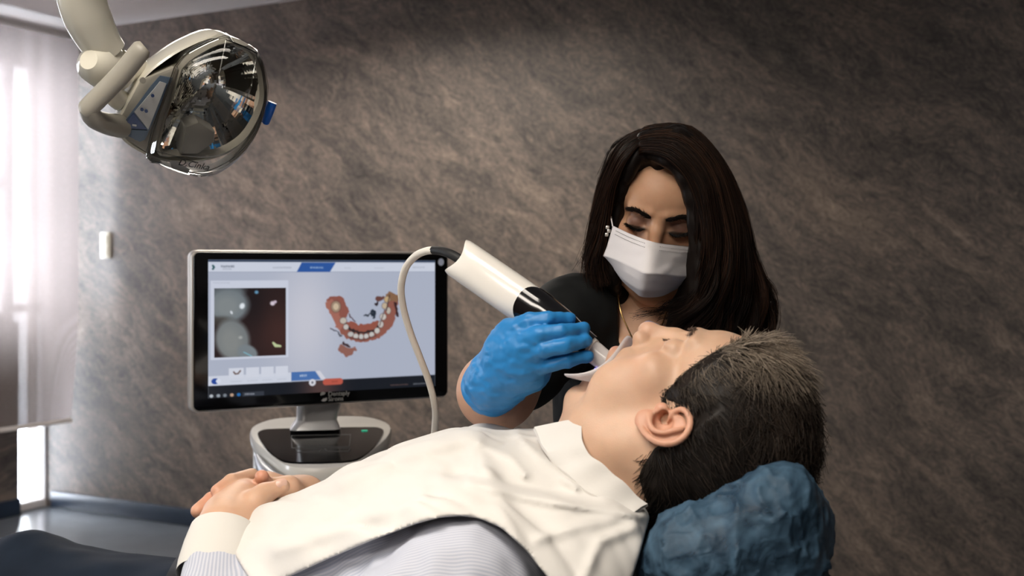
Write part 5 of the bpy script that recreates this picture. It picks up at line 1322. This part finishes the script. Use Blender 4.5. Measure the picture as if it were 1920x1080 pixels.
# ---- scrub top with V neck
sv = Vol(np.array([-0.10, 1.44, 0.62]), np.array([0.46, 1.86, 1.27]), 0.004)
sv.ell((0.208, 1.70, 1.07), (0.148, 0.105, 0.17), 0.05); sv.ell((0.208, 1.715, 0.85), (0.138, 0.105, 0.24), 0.06)
sv.cap((0.15, 1.675, 1.195), (0.098, 1.655, 1.185), 0.052, 0.056, 0.04); sv.cap((0.27, 1.69, 1.19), (0.32, 1.69, 1.175), 0.052, 0.056, 0.04)
sv.cap(SHO, SHO * 0.30 + ELB * 0.70, 0.057, 0.056, 0.03); sv.cap(SH2, SH2 * 0.35 + EL2 * 0.65, 0.056, 0.054, 0.03)
for s_ in (-1, 1): sv.ell((0.208 + s_ * 0.065, 1.625, 1.04), (0.055, 0.05, 0.06), 0.04)
def sfold(x, y, z):
    P_ = np.stack(np.broadcast_arrays(x, y, z), -1).reshape(-1, 3)
    return (0.006 * vnoise(P_ * np.array([1.3, 1, 0.7]), 18, 71) + 0.002 * vnoise(P_, 45, 72)).reshape(np.broadcast(x, y, z).shape)
sv.warp(sfold, sv.lo, sv.lo + np.array(sv.F.shape) * 0.004)
# V neck and neck hole cut away, hollow below the hem
x = sv.ax[0][:, None, None]; y = sv.ax[1][None, :, None]; z = sv.ax[2][None, None, :]
vx = np.abs(x - 0.213 - 0.02 * (1.17 - z)); w_ = np.clip((z - 1.00) * 0.42, -0.05, 0.062)
vcut = np.maximum((vx - w_), (y - 1.705)).astype(np.float32); sv.F = np.maximum(sv.F, -vcut)
neckc = (0.058 - np.sqrt((x - 0.213) ** 2 + (y - 1.68) ** 2) + 0 * z).astype(np.float32); sv.F = np.where(z > 1.15, np.maximum(sv.F, neckc), sv.F)
V, Q = sv.mesh(1); link('scrub_top', mesh_np('scrub_top', V, Q), 'scrub_black', dentist, True)
# trousers, seated (mostly hidden behind the chair)
tv = Vol(np.array([-0.05, 1.12, 0.02]), np.array([0.50, 1.95, 0.76]), 0.009)
tv.ell((0.21, 1.76, 0.60), (0.165, 0.14, 0.12), 0.04)
for s_ in (-1, 1): tv.chain([(0.21 + s_ * 0.085, 1.74, 0.58), (0.21 + s_ * 0.17, 1.42, 0.56), (0.21 + s_ * 0.19, 1.50, 0.10)], [0.085, 0.062, 0.045], 0.03)
V, Q = tv.mesh(1); link('scrub_trousers', mesh_np('scrub_trousers', V, Q), 'scrub_black', dentist, True)
for s_ in (-1, 1):
    v = Vol(np.array([0.21 + s_ * 0.19 - 0.07, 1.28, -0.01]), np.array([0.21 + s_ * 0.19 + 0.07, 1.60, 0.14]), 0.005); v.cap((0.21 + s_ * 0.19, 1.53, 0.045), (0.21 + s_ * 0.19, 1.36, 0.035), 0.042, 0.034, 0.02); v.box((0.21 + s_ * 0.19, 1.44, 0.012), (0.042, 0.13, 0.012), 0.008, 0.01)
    V, Q = v.mesh(1); link('shoe', mesh_np('shoe', V, Q), 'chair_white', dentist, True)
stool = empty('stool', (0.21, 1.80, 0)); tag(stool, 'round black stool on castors under the seated dentist', 'stool')
mb = MB(); mb.lathe([(0.0, 0.42), (0.15, 0.42), (0.175, 0.435), (0.175, 0.47), (0.15, 0.485), (0.0, 0.487)], 36); mb.build('seat', 'black_leather', stool)
mb = MB(); mb.tube([(0, 0, 0.08), (0, 0, 0.42)], 0.025, 16); mb.build('column', 'chair_metal', stool)
for i in range(5):
    a = 2 * math.pi * i / 5 + 0.3; mb = MB(); mb.tube([(0, 0, 0.09), (0.24 * math.cos(a), 0.24 * math.sin(a), 0.065)], [0.02, 0.014], 10); leg = mb.build('leg', 'chair_metal', stool)
    mb = MB(); c_ = Vector((0.24 * math.cos(a), 0.24 * math.sin(a), 0.028)); t_ = Vector((-math.sin(a), math.cos(a), 0)) * 0.01; mb.tube([c_ - t_, c_ + t_], 0.028, 14); mb.build('castor', 'rubber', leg)

# ---- gloved right hand on the scanner
def glove(nm, v, fl=0.0008):
    def wr_(x, y, z):
        P_ = np.stack(np.broadcast_arrays(x, y, z), -1).reshape(-1, 3); return (fl * vnoise(P_ * np.array([1, 1, 1.6]), 110, 81) + 0.5 * fl * vnoise(P_, 220, 82)).reshape(np.broadcast(x, y, z).shape)
    v.frame(None); v.warp(wr_, v.lo, v.lo + np.array(v.F.shape) * v.h)
    V, Q = v.mesh(1); return link(nm, mesh_np(nm, V, Q), 'glove_blue', dentist, True)
gv = Vol(np.array([-0.10, 1.15, 1.06]), np.array([0.13, 1.42, 1.23]), 0.0016)
K_ = [W(957, 618, 1.262), W(972, 642, 1.246), W(985, 664, 1.244), W(993, 688, 1.252)]
FNG = [[K_[0], W(992, 603, 1.244), W(1026, 598, 1.240), W(1062, 599, 1.252)], [K_[1], W(1012, 628, 1.228), W(1052, 622, 1.226), W(1088, 617, 1.240)],
       [K_[2], W(1022, 655, 1.226), W(1060, 647, 1.222), W(1093, 640, 1.236)], [K_[3], W(1030, 683, 1.234), W(1064, 676, 1.230), W(1097, 669, 1.240)]]
WG = W(932, 712, 1.298)
for i, f in enumerate(FNG):
    gv.cap(WG, f[0], 0.0245, 0.0140, 0.02)
    gv.chain(f, np.array([0.0122, 0.0104, 0.0096, 0.0080]) * (0.95, 0.95, 0.92, 0.83)[i], 0.0015)
    e_ = f[3]; gv.ell(e_ + (f[3] - f[2]) * 0.12, 0.0082 * (1, 1, .96, .88)[i], 0.003)
gv.cap(W(950, 660, 1.27), W(985, 690, 1.262), 0.022, 0.020, 0.02); gv.cap(W(955, 700, 1.285), W(1000, 696, 1.275), 0.024, 0.018, 0.02)
gv.chain([W(945, 690, 1.30), W(985, 665, 1.325), W(1030, 632, 1.33)], [0.020, 0.013, 0.010], 0.008)      # thumb behind the scanner
gv.cap(WG, W(918, 728, 1.318), 0.0285, 0.0310, 0.015)
glove('glove', gv, 0.0011)
# rolled cuff of the glove
ca, cb = W(934, 708, 1.296), W(921, 725, 1.314); ax_ = Vector(cb - ca).normalized(); s1 = ax_.cross(Vector((0, 0, 1))).normalized(); s2 = ax_.cross(s1)
mb = MB(); Rg = []
for t_, r_ in ((0.4, 0.030), (0.75, 0.0320), (0.95, 0.0335), (1.1, 0.0345), (1.25, 0.0350), (1.36, 0.0340), (1.3, 0.0325), (1.0, 0.031)):
    c_ = Vector(ca + (cb - ca) * t_); Rg.append([c_ + (s1 * math.cos(a) + s2 * math.sin(a)) * (r_ + 0.0006 * math.sin(5 * a + 9 * t_)) for a in [2 * math.pi * i / 48 for i in range(48)]])
mb.rings(Rg, cap=False); mb.build('glove_cuff', 'glove_blue', dentist, world_coords=True)
# gloved left hand behind the patient's nose
gv = Vol(np.array([0.08, 1.24, 1.02]), np.array([0.32, 1.45, 1.24]), 0.0025)
for i, (tx, ty, td) in enumerate(((1216, 613, 1.30), (1232, 630, 1.31), (1250, 650, 1.32), (1270, 670, 1.325))):
    e_ = W(tx, ty, td); kk = WR2 + (e_ - WR2) * 0.55 + np.array([0.005 * i, 0, 0.012]); gv.cap(WR2, kk, 0.026, 0.013, 0.02); gv.chain([kk, e_], [0.011, 0.0075], 0.004)
gv.chain([WR2, WR2 + np.array([-0.05, -0.03, 0.0]), WR2 + np.array([-0.085, -0.05, 0.015])], [0.02, 0.012, 0.009], 0.01)
gv.cap(WR2, WR2 + (EL2 - WR2) * 0.25, 0.029, 0.034, 0.01); glove('glove', gv, 0.0008)

# ---- face mask
rows = [[(1149, 423, 1.552), (1166, 431, 1.532), (1186, 440, 1.512), (1223, 453, 1.487), (1262, 459, 1.512), (1282, 461, 1.530), (1300, 463, 1.552)],
        [(1146, 434, 1.550), (1165, 444, 1.528), (1187, 454, 1.505), (1222, 466, 1.478), (1262, 470, 1.506), (1284, 471, 1.526), (1302, 473, 1.550)],
        [(1138, 462, 1.553), (1158, 470, 1.528), (1186, 482, 1.496), (1218, 492, 1.470), (1256, 495, 1.493), (1282, 498, 1.524), (1304, 500, 1.550)],
        [(1131, 480, 1.556), (1150, 485, 1.530), (1184, 500, 1.490), (1210, 512, 1.466), (1240, 514, 1.474), (1276, 519, 1.512), (1300, 520, 1.548)],
        [(1136, 484, 1.560), (1152, 496, 1.538), (1180, 514, 1.500), (1208, 527, 1.476), (1240, 527, 1.484), (1272, 525, 1.518), (1297, 527, 1.550)],
        [(1148, 498, 1.562), (1160, 516, 1.545), (1182, 534, 1.512), (1206, 545, 1.490), (1238, 544, 1.498), (1266, 537, 1.524), (1294, 528, 1.552)],
        [(1152, 506, 1.570), (1168, 528, 1.556), (1188, 546, 1.536), (1205, 557, 1.520), (1238, 556, 1.524), (1263, 545, 1.540), (1290, 530, 1.558)],
        [(1160, 512, 1.590), (1176, 532, 1.585), (1192, 548, 1.575), (1206, 556, 1.57), (1234, 555, 1.57), (1258, 544, 1.576), (1284, 530, 1.585)]]
G_ = np.array([spline([W(*p) for p in r_], 60) for r_ in rows]); n_r = len(rows)
dense = []
for a_ in range(n_r - 1):
    for t_ in np.linspace(0, 1, 7, endpoint=False): dense.append(G_[a_] * (1 - t_) + G_[a_ + 1] * t_)
dense.append(G_[-1]); D_ = np.array(dense); dn = D_.shape[0]
fl_ = D_.reshape(-1, 3); D_ = (fl_ + np.array([0, -1.0, 0]) * (0.0012 * vnoise(fl_ * np.array([1, 1, 2]), 60, 91))[:, None]).reshape(D_.shape)
I = np.arange(dn * 60).reshape(dn, 60); Q = np.stack([I[:-1, :-1].ravel(), I[:-1, 1:].ravel(), I[1:, 1:].ravel(), I[1:, :-1].ravel()], 1)
back = D_ + np.array([0, 0.0014, 0]); V2 = np.vstack([D_.reshape(-1, 3), back.reshape(-1, 3)]); n_ = dn * 60
rim = np.concatenate([I[0], I[:, -1][1:], I[-1][::-1][1:], I[:, 0][::-1][1:]]); rq = np.stack([rim[:-1], rim[1:], rim[1:] + n_, rim[:-1] + n_], 1)
mask = link('face_mask', mesh_np('face_mask', V2, np.vstack([Q, Q[:, ::-1] + n_, rq])), 'mask_paper', dentist, True)
mask['label'] = 'white pleated paper face mask'
def on_mask(u, r):
    r0_ = int(r); f_ = r - r0_; i_ = u * 59; i0 = int(i_); g_ = i_ - i0; i1 = min(i0 + 1, 59); r1 = min(r0_ + 1, n_r - 1)
    return (G_[r0_][i0] * (1 - g_) + G_[r0_][i1] * g_) * (1 - f_) + (G_[r1][i0] * (1 - g_) + G_[r1][i1] * g_) * f_
for rr_ in (0.55, 1.05):
    mb = MB()
    for i in range(64):
        u = 0.07 + 0.86 * i / 63
        if abs(u - 0.5) < 0.05: continue
        p_ = on_mask(u, rr_) + np.array([0, -0.0012, 0]); mb.box(p_, (0.0011, 0.0006, 0.0006))
    o = mb.build('stitching', 'stitch', dentist, world_coords=True); o['kind'] = 'stuff'
for (aa, bb, cc_) in (((1149, 425, 1.553), (1146, 408, 1.570), (1147, 396, 1.60)), ((1134, 478, 1.560), (1140, 462, 1.59), (1146, 430, 1.61)), ((1300, 465, 1.552), (1318, 440, 1.58), (1320, 400, 1.61)), ((1299, 524, 1.552), (1318, 490, 1.58), (1322, 440, 1.61))):
    mb = MB(); mb.tube([Vector(p) for p in spline([W(*aa), W(*bb), W(*cc_)], 12)], 0.0009, 8); mb.build('ear_loop', 'mask_paper', dentist, world_coords=True)
# ear stud and necklace
mb = MB(); c_ = W(1139, 432, 1.565)
for (dx_, dz_) in ((0, 0.004), (0.002, -0.001), (-0.001, -0.006)): mb.box(c_ + np.array([dx_, 0, dz_]), (0.005, 0.005, 0.005), 0.0012)
mb.build('ear_stud', 'crystal', dentist, world_coords=True)
mb = MB(); mb.tube([Vector(p) for p in spline([W(1157, 540, 1.625), W(1162, 575, 1.60), W(1172, 605, 1.590), W(1200, 650, 1.585), W(1235, 620, 1.595), W(1255, 570, 1.62)], 40)], 0.0011, 6); mb.build('necklace', 'gold', dentist, world_coords=True)

# ---- long hair
GUR = [[(1203, 287, 1.522), (1250, 298, 1.500), (1288, 342, 1.502), (1303, 400, 1.512), (1311, 460, 1.520), (1308, 510, 1.528), (1288, 550, 1.535), (1258, 580, 1.54), (1225, 592, 1.54)],
       [(1201, 272, 1.530), (1262, 276, 1.504), (1316, 335, 1.500), (1332, 408, 1.506), (1335, 478, 1.512), (1325, 538, 1.518), (1302, 590, 1.524), (1275, 625, 1.53), (1262, 650, 1.53)],
       [(1203, 258, 1.552), (1280, 257, 1.535), (1341, 320, 1.525), (1360, 408, 1.522), (1365, 488, 1.522), (1360, 552, 1.526), (1345, 605, 1.53), (1330, 645, 1.535), (1325, 680, 1.54)],
       [(1208, 247, 1.585), (1292, 245, 1.572), (1357, 308, 1.562), (1384, 400, 1.56), (1392, 480, 1.555), (1400, 545, 1.555), (1390, 600, 1.56), (1372, 650, 1.56), (1365, 690, 1.57)],
       [(1212, 241, 1.62), (1298, 241, 1.612), (1364, 308, 1.608), (1396, 400, 1.605), (1408, 470, 1.60), (1428, 535, 1.595), (1440, 585, 1.595), (1428, 640, 1.60), (1410, 680, 1.60)],
       [(1218, 242, 1.66), (1300, 248, 1.665), (1360, 315, 1.67), (1394, 405, 1.67), (1411, 485, 1.66), (1436, 550, 1.65), (1446, 600, 1.645), (1436, 650, 1.645), (1420, 690, 1.645)]]
GUL = [[(1198, 276, 1.528), (1172, 302, 1.522), (1153, 342, 1.540), (1143, 385, 1.562), (1130, 440, 1.580), (1122, 490, 1.585), (1130, 535, 1.59)],
       [(1199, 262, 1.550), (1162, 290, 1.548), (1138, 340, 1.562), (1124, 400, 1.580), (1114, 450, 1.590), (1106, 500, 1.595), (1116, 545, 1.60)],
       [(1202, 250, 1.585), (1162, 272, 1.592), (1130, 330, 1.602), (1114, 400, 1.610), (1105, 460, 1.612), (1101, 510, 1.615), (1112, 560, 1.62)],
       [(1207, 243, 1.635), (1167, 263, 1.65), (1127, 330, 1.655), (1110, 400, 1.655), (1102, 460, 1.65), (1103, 520, 1.65), (1120, 575, 1.655)]]
def shift_g(Gs, dx, root):
    out = []
    for gi, g_ in enumerate(Gs):
        q = [(x + (dx[gi] if i > 0 else 0) * min(1, i / 2), y, d) for i, (x, y, d) in enumerate(g_)]
        out.append([(q[0][0] + root, q[0][1] + 15, q[0][2] + 0.014)] + q)
    return out
GUR = shift_g(GUR, (0, -4, -8, -14, -18, -18), -5); GUL = shift_g(GUL, (6, 9, 11, 12), 5)
hv = Vol(np.array([0.06, 1.44, 1.06]), np.array([0.40, 1.80, 1.47]), 0.0028)
for Gs, rr_ in ((GUR, (0.005, 0.014, 0.022, 0.024, 0.024, 0.022)), (GUL, (0.006, 0.012, 0.016, 0.018))):
    for g_, r_ in zip(Gs, rr_):
        P_ = spline([W(*p) for p in g_], 14); cen_ = np.array([0.205, 1.64, 0])
        out = P_ - DO_; out[:, 2] *= 0.3; out /= np.linalg.norm(out, axis=1)[:, None]; P_ = P_ - out * (r_ * 1.0 + (0.005 if len(Gs) == 6 else 0.011))
        hv.chain(list(P_), [r_ * f for f in np.interp(np.linspace(0, 1, 14), [0, 0.2, 0.7, 1], [0.5, 1, 1, 0.45])], 0.014)
hv.ell((0.240, 1.70, 1.25), (0.125, 0.06, 0.14), 0.03)
hv.frame(DHM); hv.ell(np.array([0, -14, 56]) * 0.001 * ds, np.array([73, 86, 77]) * 0.001 * ds, 0.02); hv.frame(None)
# face opening stays free
hv.frame(DHM); hv.ell(np.array([6, 92, 10]) * 0.001 * ds, np.array([52, 60, 72]) * 0.001 * ds, 0.008, 's'); hv.frame(None)
def hwave(x, y, z):
    P_ = np.stack(np.broadcast_arrays(x, y, z), -1).reshape(-1, 3); return (0.003 * vnoise(P_ * np.array([1.4, 1.4, 0.5]), 40, 95) + 0.0015 * vnoise(P_ * np.array([1.5, 1.5, 0.4]), 110, 96)).reshape(np.broadcast(x, y, z).shape)
hv.warp(hwave, hv.lo, hv.lo + np.array(hv.F.shape) * 0.0028)
hV, hQ = hv.mesh(1)
rg = np.random.default_rng(23); PS = []; CS = []; RS = []
def sheet(Gs, k, n, spread, wave, wfreq, tail, nc=70):
    S_ = np.array([spline([W(*p) for p in g_], n) for g_ in Gs]); s_ = np.linspace(0, 1, n); mx_ = len(Gs) - 1.001
    def at_(u): u = np.clip(u, 0, mx_); i = u.astype(int); f = (u - i)[:, None, None]; return S_[i] * (1 - f) + S_[i + 1] * f
    # locks: each strand belongs to a lock and gathers towards it along its length
    uc = rg.uniform(0, mx_, nc); oc = rg.normal(size=nc) * spread * 1.3; pc = rg.uniform(0, 6.3, nc); ac = rg.uniform(0.4, 1.3, nc); fc = rg.uniform(0.75, 1.2, nc)
    c = rg.integers(0, nc, k); u = uc[c] + rg.normal(size=k) * 0.16 * min(1, mx_)
    P_ = at_(u); Pc = at_(uc[c]); g_ = (0.72 * sstep(0.15, 0.95, s_))[None, :, None]; P_ = P_ * (1 - g_) + Pc * g_
    out = P_ - np.array([0.205, 1.64, 1.30]); out[..., 2] *= 0.4; out /= np.linalg.norm(out, axis=2, keepdims=True)
    off = (oc[c][:, None] * sstep(0.05, 0.6, s_)[None, :] + rg.normal(size=(k, 1)) * spread * 0.45 * (0.4 + 0.6 * s_[None, :]))[..., None]; P_ = P_ + out * off
    tg = np.gradient(P_, axis=1); tg /= np.linalg.norm(tg, axis=2, keepdims=True); sd = np.cross(tg, out)
    am = wave * ac[c][:, None] * sstep(0.2, 0.95, s_)[None, :]; th = pc[c][:, None] + rg.normal(size=(k, 1)) * 0.18 + wfreq * fc[c][:, None] * s_[None, :]
    P_ = P_ + sd * (am * np.sin(th))[..., None] + out * (0.8 * am * np.cos(th))[..., None] + (sd + out * 0.5) * (rg.normal(size=(k, 1)) * 0.005 * s_[None, :] ** 2)[..., None]
    cut = rg.uniform(1 - tail, 1.0, k); idx = s_[None, :] * cut[:, None] * (n - 1); i0 = np.clip(idx.astype(int), 0, n - 2); ff = (idx - i0)[..., None]; ar = np.arange(k)[:, None]
    P_ = P_[ar, i0] * (1 - ff) + P_[ar, i0 + 1] * ff
    PS.append(P_); RS.append(rg.uniform(0.00028, 0.0006, k))
    w_ = rg.uniform(0, 1, (k, 1)) * rg.uniform(0.3, 1, nc)[c][:, None]; CS.append(np.array([0.009, 0.0056, 0.0044]) * (1 - w_ ** 2) + np.array([0.095, 0.042, 0.022]) * w_ ** 2)
sheet(GUR, 9000, 28, 0.0062, 0.0105, 17, 0.3, 90); sheet(GUL, 2800, 28, 0.0040, 0.005, 11, 0.3, 50)
# a few stray wisps
WSP = [[(1150, 300, 1.55), (1125, 400, 1.57), (1098, 470, 1.58), (1085, 505, 1.58)], [(1290, 545, 1.53), (1250, 575, 1.535), (1205, 583, 1.54), (1170, 590, 1.54)], [(1400, 440, 1.60), (1420, 500, 1.60), (1448, 540, 1.60), (1450, 590, 1.60)], [(1180, 250, 1.6), (1150, 270, 1.6), (1130, 310, 1.6), (1118, 350, 1.6)]]
for g_ in WSP:
    g2 = [(a + 8, b + 6, c) for a, b, c in g_]; sheet([g_, g2], 26, 28, 0.004, 0.004, 9, 0.3, 8)
P_ = np.vstack(PS); V, Q, per = hair_mesh(None, P_, rad=np.concatenate(RS)); Cs = np.repeat(np.vstack(CS), per, 0)
allV, allQ = join([(hV, hQ), (V, Q)])
me = mesh_np('hair', allV, allQ); set_col(me, np.vstack([np.tile(np.array([0.008, 0.0052, 0.0042]), (len(hV), 1)), Cs])); link('hair', me, 'hair', dentist, True)
